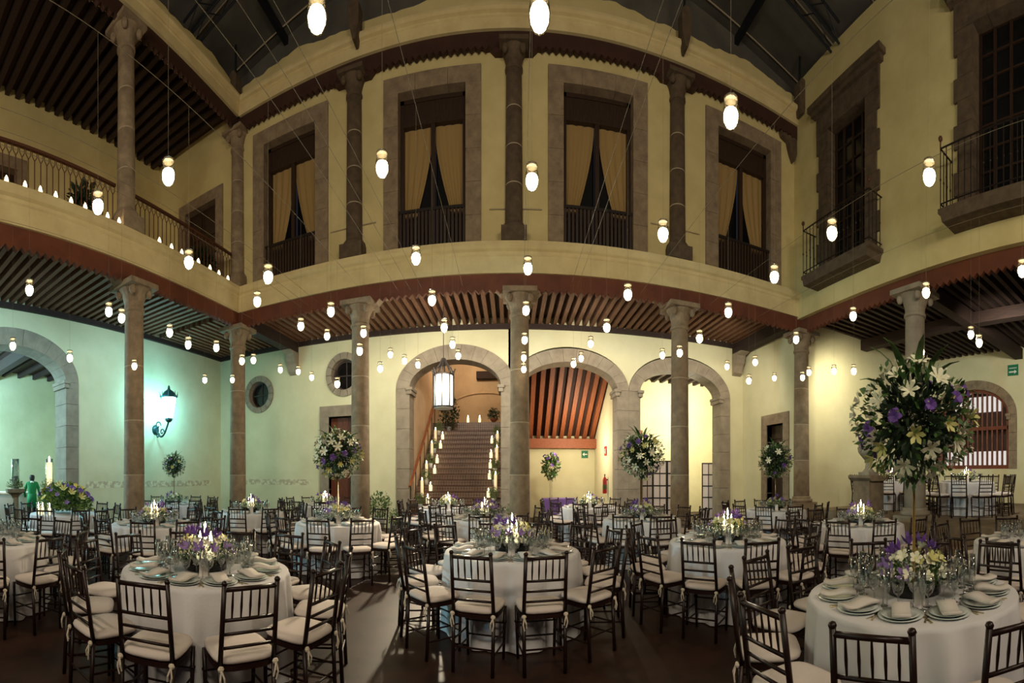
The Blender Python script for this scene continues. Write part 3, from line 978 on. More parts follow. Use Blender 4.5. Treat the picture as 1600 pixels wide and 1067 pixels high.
b = MB().prism([(-8.2, 11.2), (8.2, 11.2), (8.2, 12.24), (0, 13.93), (-8.2, 12.24)][::-1], 0, .1)  # added dark sheets stand in for the unlit gap under the roof
struct('wall_gap_infill', 'dark infill sheet added in the unlit gap above the back parapet', (0, 10.3, 0), 0, b.mesh('wall_gap_infill', 'roof_sheet'))
struct('wall_infill_left', 'dark infill sheet added in the unlit gap above the left gallery', (0, 0, 0), 0, MB().box(-8.0, -7.9, -4, 10.3, 11.0, 12.25).mesh('wall_infill_left', 'roof_sheet'))
struct('wall_infill_right', 'dark infill sheet added in the unlit gap above the right wall', (0, 0, 0), 0, MB().box(8.0, 8.1, -4, 10.3, 11.6, 12.23).mesh('wall_infill_right', 'roof_sheet'))
# carved brackets standing on the cornice
for x, y, t in ((XL + .12, YF - .25, 'at the left corner'), (BX[0], YF - .3, 'above the left column'), (BX[2], YF - .3, 'above the right column'), (XR - .3, YF - .3, 'at the right corner')):
    g = thing('roof_bracket', 'dark carved bracket on the cornice ' + t, 'bracket', (x, y, 0), 0, 'cornice brackets')
    ob('body', MB().prism([(-.03, 10.75), (-.12, 11.1), (-.13, 11.5), (-.05, 11.62), (.05, 11.62), (.13, 11.5), (.12, 11.1), (.03, 10.75)], -.16, .1).mesh('body', 'stone_dark'), g)
    ob('roof_rod', MB().cyl((0, 0, 11.6), (0, 0, zr(x) - .05), .03, .03, 8).mesh('roof_rod', 'steel_blue'), g)

# ------------------------------------------------------------------ staircase beyond the first arch
NST, SY0, RUN, RISE = 18, 12.6, 0.25, 0.175
st = struct('floor_staircase', 'broad tiled staircase rising through the left arch')
SX0, SX1 = -3.16, -0.32
for k in range(NST):
    y = SY0 + k * RUN
    s = ob('stair_step', MB().box(SX0, SX1, y + .02, y + RUN + .3, max(0, (k - 1) * RISE), (k + 1) * RISE - .03).mesh('riser', 'stair_tile'), st)
    ob('tread', MB().box(SX0, SX1, y, y + RUN + .02, (k + 1) * RISE - .03, (k + 1) * RISE).mesh('tread', 'stair_tread'), s)
ZL = NST * RISE
YL = SY0 + NST * RUN
ob('landing', MB().box(SX0 - 1.2, SX1 + 1.5, YL, YL + 3, ZL - .3, ZL).mesh('landing', 'stair_tread'), st)
ob('landing_wall', MB().box(SX0 - 1.0, SX1 + .8, YL + .9, YL + 1.15, ZL, ZL + .42).mesh('landing_wall', 'stair_tile'), st)
struct('wall_stair_left', 'warm plaster wall beside the stair handrail', me=MB().box(-3.6, -3.2, YB + .6, YL, 0, 7).mesh('wall_stair_left', 'plaster_pink'))
struct('wall_stair_right', 'plaster wall on the right of the staircase', me=MB().box(-.30, -.02, YB + .6, YL, 0, 7).mesh('wall_stair_right', 'plaster_pink'))
b = MB().box(-5, 1.5, YL + 2.6, YL + 2.9, 0, 7)
ws = struct('wall_stair_back', 'pinkish wall above the stair landing', me=b.mesh('wall_stair_back', 'plaster_pink'))
ob('dark_beam', MB().box(-1.6, -.2, YL + 2.3, YL + 2.62, 5.55, 5.85).mesh('dark_beam', 'joist_dark'), ws)
e = ell(-1.2, 1.5, 4.5, .5, 20)
b = MB()
for (xa, za), (xb, zb) in zip(e[:-1], e[1:]):
    b.cyl((xa, YL + 2.58, za), (xb, YL + 2.58, zb), .05, .05, 6)
ob('arch_moulding', b.mesh('arch_moulding', 'plaster_pink'), ws)
struct('ceiling_stair', 'plaster ceiling above the staircase', me=MB().box(-5, 1.5, YB + .6, YL + 2.9, 7, 7.2).mesh('ceiling_stair', 'plaster_pink'))
hr = thing('stair_handrail', 'wooden handrail on iron posts along the left of the staircase', 'handrail', (0, 0, 0))
zst = lambda y: max(0, (y - SY0) / RUN * RISE)
xh = SX0 + .035
ob('rail', MB().box(-.035, .035, 0, math.hypot(YL - 12.9, zst(YL) - zst(12.9)), -.03, .03).mesh('rail', 'joist_red'), hr, (xh, 12.9, zst(12.9) + 1.0), (math.atan2(zst(YL) - zst(12.9), YL - 12.9), 0, 0))
for k in range(7):
    y = 13.0 + k * .7
    ob('post', MB().cyl((xh, y, zst(y)), (xh, y, zst(y) + 1.0), .015).mesh('post', 'iron'), hr)
lamp('stair_lamp', 'POINT', (-1.7, YL + .5, 6.0), 120, (1.0, 0.80, 0.55), 0.15)

# ------------------------------------------------------------------ rooms beyond arches two and three
struct('wall_store_back', 'cream far wall behind the purple table', me=MB().box(-.02, 3.5, 17.0, 17.3, 0, 6).mesh('wall_store_back', 'plaster_pale'))
ws2 = struct('wall_store_side', 'wall between the two right-hand rooms, carrying the fire extinguisher', me=MB().box(3.36, 3.66, YB + .6, 19, 0, 6).mesh('wall_store_side', 'plaster_pale'))
cs = struct('ceiling_store', 'sloping ceiling of orange-brown wooden beams seen through the middle arch')
A0, A1 = Vector((0, 13.62, 4.95)), Vector((0, 16.9, 2.82))
dl = (A1 - A0).length
an = math.atan2(A1.z - A0.z, A1.y - A0.y)
ob('deck', MB().box(-.0, 3.36, 0, dl, .17, .24).mesh('deck', 'deck_wood'), cs, A0, (an, 0, 0))
sj = MB().box(-.075, .075, 0, dl, 0, .17).mesh('joist', 'joist_red')
for k in range(11):
    ob('joist', sj, cs, (.15 + k * .306, A0.y, A0.z), (an, 0, 0))
ob('main_beam', MB().box(0, 3.36, 16.6, 17.0, 2.5, 2.84).mesh('main_beam', 'joist_red'), cs)
lamp('store_lamp', 'POINT', (2.2, 15.0, 2.6), 130, (1.0, 0.88, 0.62), 0.1)
struct('wall_screen_back', 'bright wall behind the folding screens', me=MB().box(3.6, 11, 18.0, 18.3, 0, 6).mesh('wall_screen_back', 'plaster_pale'))
struct('wall_screen_side', 'bright side wall beyond the third arch', me=MB().box(9.2, 9.5, YB + .6, 18, 0, 6).mesh('wall_screen_side', 'plaster_pale'))
c3 = struct('ceiling_screen_room', 'dark beamed ceiling beyond the third arch', me=MB().box(3.6, 9.5, YB + .6, 18.3, 5.5, 5.6).mesh('ceiling_screen_room', 'deck_wood'))
for k in range(14):
    ob('joist', cached('j3', lambda: MB().box(-.06, .06, 0, 4.4, -.2, 0).mesh('joist', 'joist_dark')), c3, (3.8 + k * .4, YB + .6, 5.5))
ob('ledge_beam', MB().box(3.66, 5.6, 17.6, 18.0, 3.05, 3.3).mesh('ledge_beam', 'joist_red'), c3)
lamp('screen_lamp', 'POINT', (7.2, 15.6, 4.2), 560, (1.0, 0.93, 0.72), 0.15)
pr = ob('wall_print', MB().box(0, .5, -.03, 0, 0, .75).mesh('wall_print', 'white_paint'), None, (4.95, 17.99, 2.2))
tag(pr, 'framed black and white leaf print under the wooden ledge', 'picture')
for k in range(7):
    b = MB().prism([(0, 0), (.02, .07), (0, .16), (-.02, .07)][::-1], -.036, -.03)
    ob('leaf_motif', b.mesh('leaf_motif', 'black_frame'), pr, (.12 + .13 * (k % 3), 0, .08 + .22 * (k // 3)), (0, R(35 if k % 2 else -30), 0))

# ------------------------------------------------------------------ lanterns and wall lamp
L = at(693, 600, 11.4)
t = thing('hanging_lantern', 'large glowing glass lantern hanging before the staircase arch', 'lantern', (L.x, L.y, 0))
zc = L.z
ob('glass_cylinder', MB().lathe([(.24, zc - .52), (.25, zc - .5), (.25, zc + .18), (.24, zc + .2)], 16).mesh('glass_cylinder', 'lantern_glass', True), t)
b = MB()
for i in range(8):
    a = 2 * PI * i / 8
    b.cyl((.265 * math.cos(a), .265 * math.sin(a), zc - .58), (.265 * math.cos(a), .265 * math.sin(a), zc + .24), .02)
    b.tube([(.265 * math.cos(a), .265 * math.sin(a), zc + .24), (.20 * math.cos(a), .20 * math.sin(a), zc + .38), (.12 * math.cos(a), .12 * math.sin(a), zc + .46), (.04 * math.cos(a), .04 * math.sin(a), zc + .62)], .018)
    b.cyl((.265 * math.cos(a), .265 * math.sin(a), zc + .24), (.32 * math.cos(a), .32 * math.sin(a), zc + .36), .02)
for z_ in (zc - .56, zc + .22):
    for i in range(16):
        a0, a1 = 2 * PI * i / 16, 2 * PI * (i + 1) / 16
        b.cyl((.27 * math.cos(a0), .27 * math.sin(a0), z_), (.27 * math.cos(a1), .27 * math.sin(a1), z_), .018, .018, 6)
ob('iron_cage', b.mesh('iron_cage', 'iron'), t)
ob('base_disc', MB().lathe([(.26, zc - .6), (.26, zc - .56)], 16).mesh('base_disc', 'pot_white'), t)
ob('chain', MB().cyl((0, 0, zc + .6), (0, 0, ZJ), .012).mesh('chain', 'iron'), t)
lamp('lantern_light', 'POINT', (L.x, L.y - .45, zc - .1), 130, (1, .93, .74), .2)
lamp('aisle_fill_spot', 'SPOT', (L.x, L.y - .5, zc), 1500, (1, .84, .58), .12, target=(-2.0, 3.6, 0), spot=R(46), blend=.7)  # added spot for the lit floor streak; the lantern throws no such beam

Yl = -XLW / math.tan(-phi(243))
t = thing('wall_lamp', 'ornate iron wall lantern glowing cyan on a scrolled bracket', 'lamp', (XLW, Yl, 3.0), 0)
# local: +x away from the wall
ob('wall_plate', MB().lathe([(.0, -.02), (.16, 0), (.1, .05), (0, .07)], 12).mesh('wall_plate', 'teal_iron', True), t, (0, 0, -.1), (0, PI / 2, 0))
pts = [(0.02 + .62 * i / 14, 0, -.1 - .32 * math.sin(PI * i / 14) ** 1.0 + .22 * (i / 14)) for i in range(15)]
b = MB().tube(pts, .03, 6)
for c_, r_ in (((.12, .02), .14), ((.32, -.18), .1), ((.12, -.28), .09)):
    sp = [(c_[0] + r_ * (1 - .06 * i) * math.cos(i * .5), 0, c_[1] + r_ * (1 - .06 * i) * math.sin(i * .5)) for i in range(13)]
    b.tube(sp, .02, 5)
ob('scroll_bracket', b.mesh('scroll_bracket', 'teal_iron'), t)
ob('lamp_glass', MB().lathe([(.10, .18), (.14, .22), (.23, .75), (.23, .80)], 8).mesh('lamp_glass', 'lamp_cyan'), t, (.64, 0, 0))
b = MB().lathe([(.05, .08), (.12, .14), (.12, .2)], 8).lathe([(.27, .80), (.27, .84), (.16, .98), (.05, 1.05), (.03, 1.14), (0, 1.18)], 8)
for i in range(8):
    a = 2 * PI * i / 8
    b.cyl((.27 * math.cos(a), .27 * math.sin(a), .82), (.29 * math.cos(a), .29 * math.sin(a), .98), .022, .004, 5)
    b.cyl((.13 * math.cos(a), .13 * math.sin(a), .18), (.245 * math.cos(a), .245 * math.sin(a), .80), .009, .009, 5)
ob('lamp_crown', b.mesh('lamp_crown', 'teal_iron'), t, (.64, 0, 0))
lamp('wall_lamp_light', 'POINT', (XLW + .55, Yl - .5, 3.6), 95, CYAN, .15)
lamp('wall_lamp_light', 'POINT', (XLW + .75, Yl + .45, 3.5), 70, CYAN, .15)

# ------------------------------------------------------------------ hanging candle jars on wires
JARS = [(495, 22), (841, 18), (1142, 177), (263, 270), (597, 258), (831, 278), (1452, 271), (153, 318), (1036, 362), (1300, 360), (419, 429), (46, 450), (650, 400), (825, 416), (295, 406),
        (402, 468), (1597, 420), (1210, 429), (981, 457), (517, 484), (190, 494), (170, 484), (675, 466), (823, 482), (470, 507), (511, 523), (948, 509), (1138, 485), (1333, 491), (1447, 454), (1517, 520), (1530, 533),
        (568, 518), (265, 517), (294, 536), (338, 541), (694, 509), (819, 529), (923, 535), (1093, 526), (1244, 528), (562, 546), (20, 538), (109, 557), (210, 570), (320, 592), (363, 592), (396, 561), (378, 562), (438, 576), (466, 579),
        (487, 588), (527, 598), (594, 574), (610, 552), (632, 562), (653, 568), (707, 536), (716, 554), (818, 557), (816, 575), (908, 558), (896, 567), (1035, 553), (1062, 549), (1136, 571), (1180, 564), (1170, 593), (1210, 589),
        (1254, 588), (1264, 580), (1303, 578), (1334, 578), (1440, 548)]
ROWS = [-6.65, -5.15, -3.4, -2.6, -1.1, 1.5, 3.0, 4.8, 6.3]
ZW = 5.42
used = {}
jar_glass = MB().lathe([(.012, -.098), (.036, -.088), (.056, -.05), (.060, -.01), (.056, .03), (.047, .058), (.044, .068), (.050, .074), (.050, .098)], 14).mesh('jar_glass', 'glass', True)
jar_glow = MB().lathe([(.0, -.092), (.030, -.082), (.050, -.05), (.054, -.015), (.046, .012), (.024, .028), (0, .034)], 12).mesh('candle_glow', 'glow', True)
jar_rim = MB().lathe([(.047, .082), (.051, .085), (.051, .093), (.047, .096)], 12).mesh('wire_collar', 'wire')
rows_px = {}
for (px, py) in JARS:
    p = phi(px)
    d = FY * 2.3 / (HY - py)
    x, y = d * math.sin(p), d * math.cos(p)
    if abs(p) > .08:
        cand = [r for r in ROWS if r * p > 0 and 1.2 < r / math.tan(p) < 9.35]
        row = min(cand, key=lambda r: abs(r / math.sin(p) - d)) if cand else None
        if row is not None and .72 < row / math.sin(p) / d < 1.4:
            d = row / math.sin(p)
            x, y, key = row, row / math.tan(p), row
        else:
            y = min(y, 9.15)
            x = y * math.tan(p)
            d, key = math.hypot(x, y), round(x, 2)
    else:
        key = 0.15
        y = min(y, 9.15)
        x = .115 + .0165 * y
        d = math.hypot(x, y)
    z = EYE + d * (HY - py) / FY
    used.setdefault(key, []).append((x, y))
    side = 'high up' if py < 300 else ('at mid height' if py < 480 else 'low')
    j = thing('candle_jar', '', 'candle jar', (x, y, z), random.uniform(0, PI), 'hanging candle jars')
    j['_px'] = px
    j['_py'] = py
    ob('jar_glass', jar_glass, j)
    ob('candle_glow', jar_glow, j)
    ob('wire_collar', jar_rim, j)
    ob('string', MB().cyl((0, 0, .09), (0, 0, ZW - z - .0036), .0013, .0013, 4).mesh('string', 'wire'), j)
    rows_px[j.name] = (px, py, j)
# a label that singles out each jar, by what is seen behind it


def backdrop_of(px, py):
    if py < 200:
        return 'before the cornice' if 400 < px < 1250 else 'before the upper wall'
    if px < 372:
        return 'before the gallery railing' if py < 420 else ('under the left gallery beams' if py < 520 else 'before the cyan-lit wall')
    if px > 1250:
        return 'before the right upper wall' if py < 440 else 'before the right hall'
    if py < 378:
        return 'before the upper windows'
    if py < 425:
        return 'before the pale ledge'
    if py < 470:
        return 'before the red-brown beam'
    if py < 545:
        return 'under the arcade joists'
    return 'before the arcade arches'


seen = {}
for nme, (px, py, j) in sorted(rows_px.items(), key=lambda kv: (kv[1][0], kv[1][1])):
    seen.setdefault(backdrop_of(px, py), []).append(j)
ORD = ['first', 'second', 'third', 'fourth', 'fifth', 'sixth', 'seventh', 'eighth', 'ninth', 'tenth', 'eleventh', 'twelfth', 'thirteenth', 'fourteenth', 'fifteenth', 'sixteenth', 'seventeenth', 'eighteenth', 'nineteenth', 'twentieth', 'twenty-first', 'twenty-second', 'twenty-third', 'twenty-fourth', 'twenty-fifth', 'twenty-sixth', 'twenty-seventh', 'twenty-eighth', 'twenty-ninth', 'thirtieth']
for bd, js in seen.items():
    for i, j in enumerate(js):
        j['label'] = 'glowing glass candle jar hanging %s, %s counted from the left' % (bd, ORD[i]) if len(js) > 1 else 'glowing glass candle jar hanging %s' % bd
for j in [v[2] for v in rows_px.values()]:
    del j['_px'], j['_py']
wi = 0
WD = {-6.65: 'outermost left', -5.15: 'second from the left', -3.4: 'third from the left', -2.6: 'fourth from the left', -1.1: 'left of the middle', 0.15: 'middle', 1.5: 'right of the middle', 3.0: 'third from the right', 4.8: 'second from the right', 6.3: 'outermost right'}
for key, pts in sorted(used.items()):
    if key in WD:
        xs = (.115 - .0165 * 3, .115 + .0165 * (YF - .04)) if key == .15 else (key, key)
        o = ob('support_wire', MB().cyl((xs[0], -3, ZW), (xs[1], YF - .04, ZW), .0032, .0032, 5).mesh('support_wire', 'wire'))
        tag(o, 'thin wire carrying candle jars across the courtyard, ' + WD[key], 'wire', 'jar wires')
    else:
        x_, y_ = pts[0]
        wi += 1
        o = ob('support_wire', MB().cyl((x_, -3, ZW), (x_, YF - .04, ZW), .0032, .0032, 5).mesh('support_wire', 'wire'))
        tag(o, 'thin wire with one candle jar, %s such wire from the left' % ORD[wi - 1], 'wire', 'jar wires')

# candles standing on the gallery ledge
LED = [(10, 297), (39, 305), (63, 311), (87, 319), (111, 328), (133, 336), (151, 343), (168, 350), (186, 358), (249, 388), (268, 398), (284, 405), (310, 419), (328, 429), (342, 437), (356, 444)]
vg = MB().lathe([(.0, 0), (.03, 0), (.034, .03), (.026, .07), (.008, .10), (0, .11)], 8).mesh('votive_glow', 'votive', True)
vc = MB().lathe([(.036, 0), (.042, .07), (.040, .07), (.034, .004)], 10).mesh('votive_cup', 'glass', True)
for i, (px, py) in enumerate(LED):
    y = (-XL - .215) / math.tan(-phi(px))
    t = thing('ledge_candle', 'small lit candle on the gallery ledge, %s from the left' % ORD[i], 'candle', (XL + .215, y, ZS1), 0, 'candles on the gallery ledge')
    t.scale = (1.25,) * 3
    ob('votive_glow', vg, t)
    ob('votive_cup', vc, t)

# ------------------------------------------------------------------ chairs
LEAN = .07


def yb(z):
    return -.18 - LEAN * max(0, z - .45) / .47


def build_chair(full):
    P = {}
    rear = lambda s: MB().tube([(s * .175, -.205, 0), (s * .178, -.18, .45), (s * .172, yb(.93), .93)], .0165, 8).sph((s * .172, yb(.93), .935), .021, .021, .018, 8, 4)
    front = lambda s: MB().cyl((s * .17, .175, 0), (s * .185, .175, .44), .013, .017, 8).lathe([(.019, .3), (.023, .31), (.019, .32)], 8, (s * .181, .175, 0))
    P['leg'] = [rear(-1).mesh('leg', 'chair_wood', True), rear(1).mesh('leg', 'chair_wood', True), front(-1).mesh('leg', 'chair_wood', True), front(1).mesh('leg', 'chair_wood', True)]
    b = MB()
    poly = [(.2 * math.copysign(abs(math.cos(a)) ** .5, math.cos(a)), .2 * math.copysign(abs(math.sin(a)) ** .5, math.sin(a))) for a in [2 * PI * i / 24 for i in range(24)]]
    vs = [(x, y, .43) for x, y in poly] + [(x, y, .46) for x, y in poly]
    b.add(vs, [tuple(range(23, -1, -1)), tuple(range(24, 48))] + [(i, (i + 1) % 24, 24 + (i + 1) % 24, 24 + i) for i in range(24)])
    P['seat'] = [b.mesh('seat', 'chair_wood')]
    b = MB()
    rows = [(.90, .0), (1.02, .015), (1.04, .03), (1.0, .045), (.8, .056), (.4, .062), (.0, .063)]
    vs, fs = [], []
    for s, z in rows[:-1]:
        vs += [(x * s, y * s, .46 + z) for x, y in poly]
    vs.append((0, 0, .523))
    for j in range(len(rows) - 2):
        for i in range(24):
            fs.append((j * 24 + i, j * 24 + (i + 1) % 24, (j + 1) * 24 + (i + 1) % 24, (j + 1) * 24 + i))
    q = (len(rows) - 2) * 24
    for i in range(24):
        fs.append((q + i, q + (i + 1) % 24, len(vs) - 1))
    fs.append(tuple(range(23, -1, -1)))
    b.add(vs, fs)
    P['cushion'] = [b.mesh('cushion', 'cushion', True)]
    rail = lambda z, r: MB().cyl((-.175, yb(z), z), (.175, yb(z), z), r, r, 8)
    P['back_rail'] = [rail(z, r).mesh('back_rail', 'chair_wood', True) for z, r in ((.90, .0145), (.725, .011), (.645, .010), (.565, .010))]
    P['spindle'] = []
    for i in range(5):
        x = -.116 + i * .058
        P['spindle'].append(MB().cyl((x, yb(.725), .725), (x, yb(.80), .80), .005, .0085, 6).cyl((x, yb(.80), .80), (x, yb(.90), .90), .0085, .005, 6).mesh('spindle', 'chair_wood'))
    S_ = []
    for z in (.14, .24):
        for s in (-1, 1):
            S_.append(MB().cyl((s * .174, .175, z), (s * .176, -.197 + .02 * z, z + .01), .008, .008, 6))
    for z in (.18, .30):
        S_.append(MB().cyl((-.175, .175, z), (.175, .175, z), .008, .008, 6))
    S_.append(MB().cyl((-.176, -.195, .2), (.176, -.195, .2), .008, .008, 6))
    P['stretcher'] = [m_.mesh('stretcher', 'chair_wood') for m_ in S_]
    tie = lambda s: MB().sph((s * .18, -.205, .455), .022, .016, .018, 6, 4).tube([(s * .18, -.215, .45), (s * .19, -.225, .40), (s * .178, -.22, .355)], .006, 5).tube([(s * .18, -.215, .45), (s * .165, -.23, .41), (s * .160, -.222, .375)], .006, 5)
    P['tie'] = [tie(-1).mesh('tie', 'ribbon'), tie(1).mesh('tie', 'ribbon')]
    return P


CH = build_chair(True)
# far chairs: the back as one part
bb = MB()
for z, r in ((.90, .0145), (.725, .011), (.645, .010), (.565, .010)):
    bb.cyl((-.175, yb(z), z), (.175, yb(z), z), r, r, 6)
for i in range(5):
    x = -.116 + i * .058
    bb.cyl((x, yb(.725), .725), (x, yb(.90), .90), .007, .007, 5)
FAR_BACK = bb.mesh('backrest', 'chair_wood')
bs = MB()
for z in (.14, .24):
    for s in (-1, 1):
        bs.cyl((s * .174, .175, z), (s * .176, -.197, z), .008, .008, 5)
bs.cyl((-.175, .175, .2), (.175, .175, .2), .008, .008, 5).cyl((-.176, -.195, .2), (.176, -.195, .2), .008, .008, 5)
FAR_STR = bs.mesh('stretcher', 'chair_wood')


def place_chair(x, y, z, face, label, near):
    t = thing('banquet_chair', label, 'chair', (x, y, z), face - PI / 2, 'dark wooden banquet chairs')
    for m_ in CH['leg']:
        ob('leg', m_, t)
    ob('seat', CH['seat'][0], t)
    cu = ob('cushion', CH['cushion'][0], t)
    if near:
        for m_ in CH['tie']:
            ob('tie', m_, cu)
        for k_ in ('back_rail', 'spindle', 'stretcher'):
            for m_ in CH[k_]:
                ob(k_, m_, t)
    else:
        ob('backrest', FAR_BACK, t)
        ob('stretcher', FAR_STR, t)
    return t


# ------------------------------------------------------------------ flowers
def petal_flower(n, L, wd, up, curl, m, name):
    b = MB()
    for i in range(n):
        a = 2 * PI * i / n
        ca, sa = math.cos(a), math.sin(a)
        prof = [(0.0, .004, 0), (.35, wd * .7, up * .45), (.7, wd, up * .8), (1.0, .002, up * curl)]
        vs = []
        for t_, w_, z_ in prof:
            r_ = t_ * L
            vs += [(ca * r_ - sa * w_, sa * r_ + ca * w_, z_), (ca * r_ + sa * w_, sa * r_ - ca * w_, z_)]
        b.add(vs, [(0, 1, 3, 2), (2, 3, 5, 4), (4, 5, 7, 6)])
    return b.mesh(name, m)


LILY = petal_flower(6, .085, .020, .05, .75, 'petal_white', 'lily')
LILYC = petal_flower(6, .07, .018, .06, 1.1, 'petal_cream', 'lily_bud')
IRIS = petal_flower(5, .06, .024, .03, -.2, 'petal_purple', 'iris')
SMALLW = petal_flower(5, .035, .013, .02, .8, 'petal_white', 'white_bloom')
SMALLC = petal_flower(5, .035, .013, .025, 1.0, 'petal_cream', 'cream_bloom')
SMALLP = petal_flower(5, .045, .014, .035, 1.3, 'petal_lilac', 'lilac_bloom')
SMALLV = petal_flower(5, .036, .012, .04, 1.4, 'petal_purple', 'purple_bloom')
b = MB()
vs = []
for t_, w_, z_ in ((0, .006, 0), (.25, .022, .02), (.5, .028, .02), (.8, .018, -.02), (1, .001, -.07)):
    vs += [(-w_, t_ * .34, z_), (0, t_ * .34, z_ + .006), (w_, t_ * .34, z_)]
fs = []
for j in range(4):
    for i in range(2):
        a = j * 3 + i
        fs.append((a, a + 1, a + 4, a + 3))
b.add(vs, fs)
LONGLEAF = b.mesh('long_leaf', 'leaf')


def leaf_cloud(n, rx, ry, rz, size, m, name, seed, shell=.55, zmin=-1):
    rnd = random.Random(seed)
    b = MB()
    k = 0
    while k < n:
        v = Vector((rnd.gauss(0, 1), rnd.gauss(0, 1), rnd.gauss(0, 1))).normalized()
        if v.z < zmin:
            continue
        k += 1
        r_ = shell + (1 - shell) * rnd.random()
        p = Vector((v.x * rx * r_, v.y * ry * r_, v.z * rz * r_))
        d = (v + Vector((rnd.uniform(-.7, .7), rnd.uniform(-.7, .7), rnd.uniform(-.7, .7)))).normalized()
        s = d.cross(Vector((rnd.uniform(-1, 1), rnd.uniform(-1, 1), rnd.uniform(-1, 1)))).normalized()
        l_ = size * rnd.uniform(.7, 1.3)
        b.add([p, p + d * l_ * .5 + s * l_ * .22, p + d * l_, p + d * l_ * .5 - s * l_ * .22], [(0, 1, 2, 3)])
    return b.mesh(name, m)


def aim(v):
    return Vector(v).to_track_quat('Z', 'Y').to_euler()


BALLS = [leaf_cloud(900, .30, .30, .30, .085, 'leaf_dark', 'foliage', 11 + i, .25) for i in range(2)]
BALLS2 = [leaf_cloud(520, .42, .42, .39, .06, 'leaf', 'greenery', 31 + i, .75) for i in range(2)]
SPRAY = [leaf_cloud(500, .46, .46, .42, .022, 'petal_white', 'baby_breath', 51 + i, .75) for i in range(2)]
LOWF = [leaf_cloud(260, .17, .17, .10, .05, 'leaf', 'foliage', 71 + i, .4, -.2) for i in range(2)]
LOWW = [leaf_cloud(260, .20, .20, .13, .03, 'petal_white', 'white_sprays', 81 + i, .6, -.1) for i in range(2)]


def tall_bouquet(x, y, z, label, size=1.0, dense=True, seed=0, stem=.74):
    rnd = random.Random(100 + seed)
    t = thing('tall_bouquet', label, 'bouquet', (x, y, z), 0, 'tall lily bouquets')
    ob('stand', MB().lathe([(.09, 0), (.09, .012), (.012, .03), (.009, stem)], 12).mesh('stand', 'gold_rod', True), t)
    c = stem + .36 * size
    ob('vase', MB().lathe([(.01, stem - .05), (.05, stem), (.09, stem + .15), (.1, stem + .25)], 12).mesh('vase', 'leaf_dark'), t)
    sc = (size,) * 3
    tag(ob('foliage', BALLS[seed % 2], t, (0, 0, c), (0, 0, rnd.random() * 6), sc), kind='stuff')
    tag(ob('greenery', BALLS2[seed % 2], t, (0, 0, c), (0, 0, rnd.random() * 6), sc), kind='stuff')
    tag(ob('baby_breath', SPRAY[seed % 2], t, (0, 0, c), (0, 0, rnd.random() * 6), sc), kind='stuff')
    n = 58 if dense else 22
    for i in range(n):
        zz = 1 - 2 * (i + .5) / n
        a = i * 2.399 + seed
        rr = math.sqrt(max(0, 1 - zz * zz))
        v = Vector((rr * math.cos(a), rr * math.sin(a), zz * .9))
        R_ = (.35 + .075 * rnd.random()) * size
        me, nm = ((LILY, 'lily'), (LILY, 'lily'), (LILYC, 'lily_bud'), (LILY, 'lily'), (IRIS, 'iris'))[i % 5]
        ob(nm, me, t, (v.x * R_, v.y * R_, c + v.z * R_), aim(v), (size * rnd.uniform(.75, 1.05),) * 3)
    for i in range(13 if dense else 8):
        a = i * 2.399 + seed * 2
        el = rnd.uniform(.5, 1.3)
        v = Vector((math.cos(a) * math.cos(el), math.sin(a) * math.cos(el), math.sin(el)))
        q = v.to_track_quat('Y', 'Z').to_euler()
        p = v * .28 * size
        ob('long_leaf', LONGLEAF, t, (p.x, p.y, c + p.z), q, (size, size * rnd.uniform(.6, .95), size))
    return t


def ring_cloud(n, r0, r1, z0, z1, size, m, name, seed):
    rnd = random.Random(seed)
    b = MB()
    for _ in range(n):
        a = rnd.random() * 2 * PI
        u = rnd.random()
        r_ = r0 + (r1 - r0) * u
        z_ = z0 + (z1 - z0) * rnd.random() * (1 - .55 * u * u)
        p = Vector((r_ * math.cos(a), r_ * math.sin(a), z_))
        d = Vector((math.cos(a) * (u + .1) + rnd.uniform(-.6, .6), math.sin(a) * (u + .1) + rnd.uniform(-.6, .6), .5 + rnd.uniform(-.6, .6))).normalized()
        s_ = d.cross(Vector((rnd.uniform(-1, 1), rnd.uniform(-1, 1), rnd.uniform(-1, 1)))).normalized()
        l_ = size * rnd.uniform(.7, 1.3)
        b.add([p, p + d * l_ * .5 + s_ * l_ * .22, p + d * l_, p + d * l_ * .5 - s_ * l_ * .22], [(0, 1, 2, 3)])
    return b.mesh(name, m)


RINGF = [ring_cloud(320, .13, .22, .06, .20, .05, 'leaf', 'foliage', 401 + i) for i in range(2)]
RINGW = [ring_cloud(420, .12, .235, .07, .24, .026, 'petal_white', 'white_sprays', 411 + i) for i in range(2)]


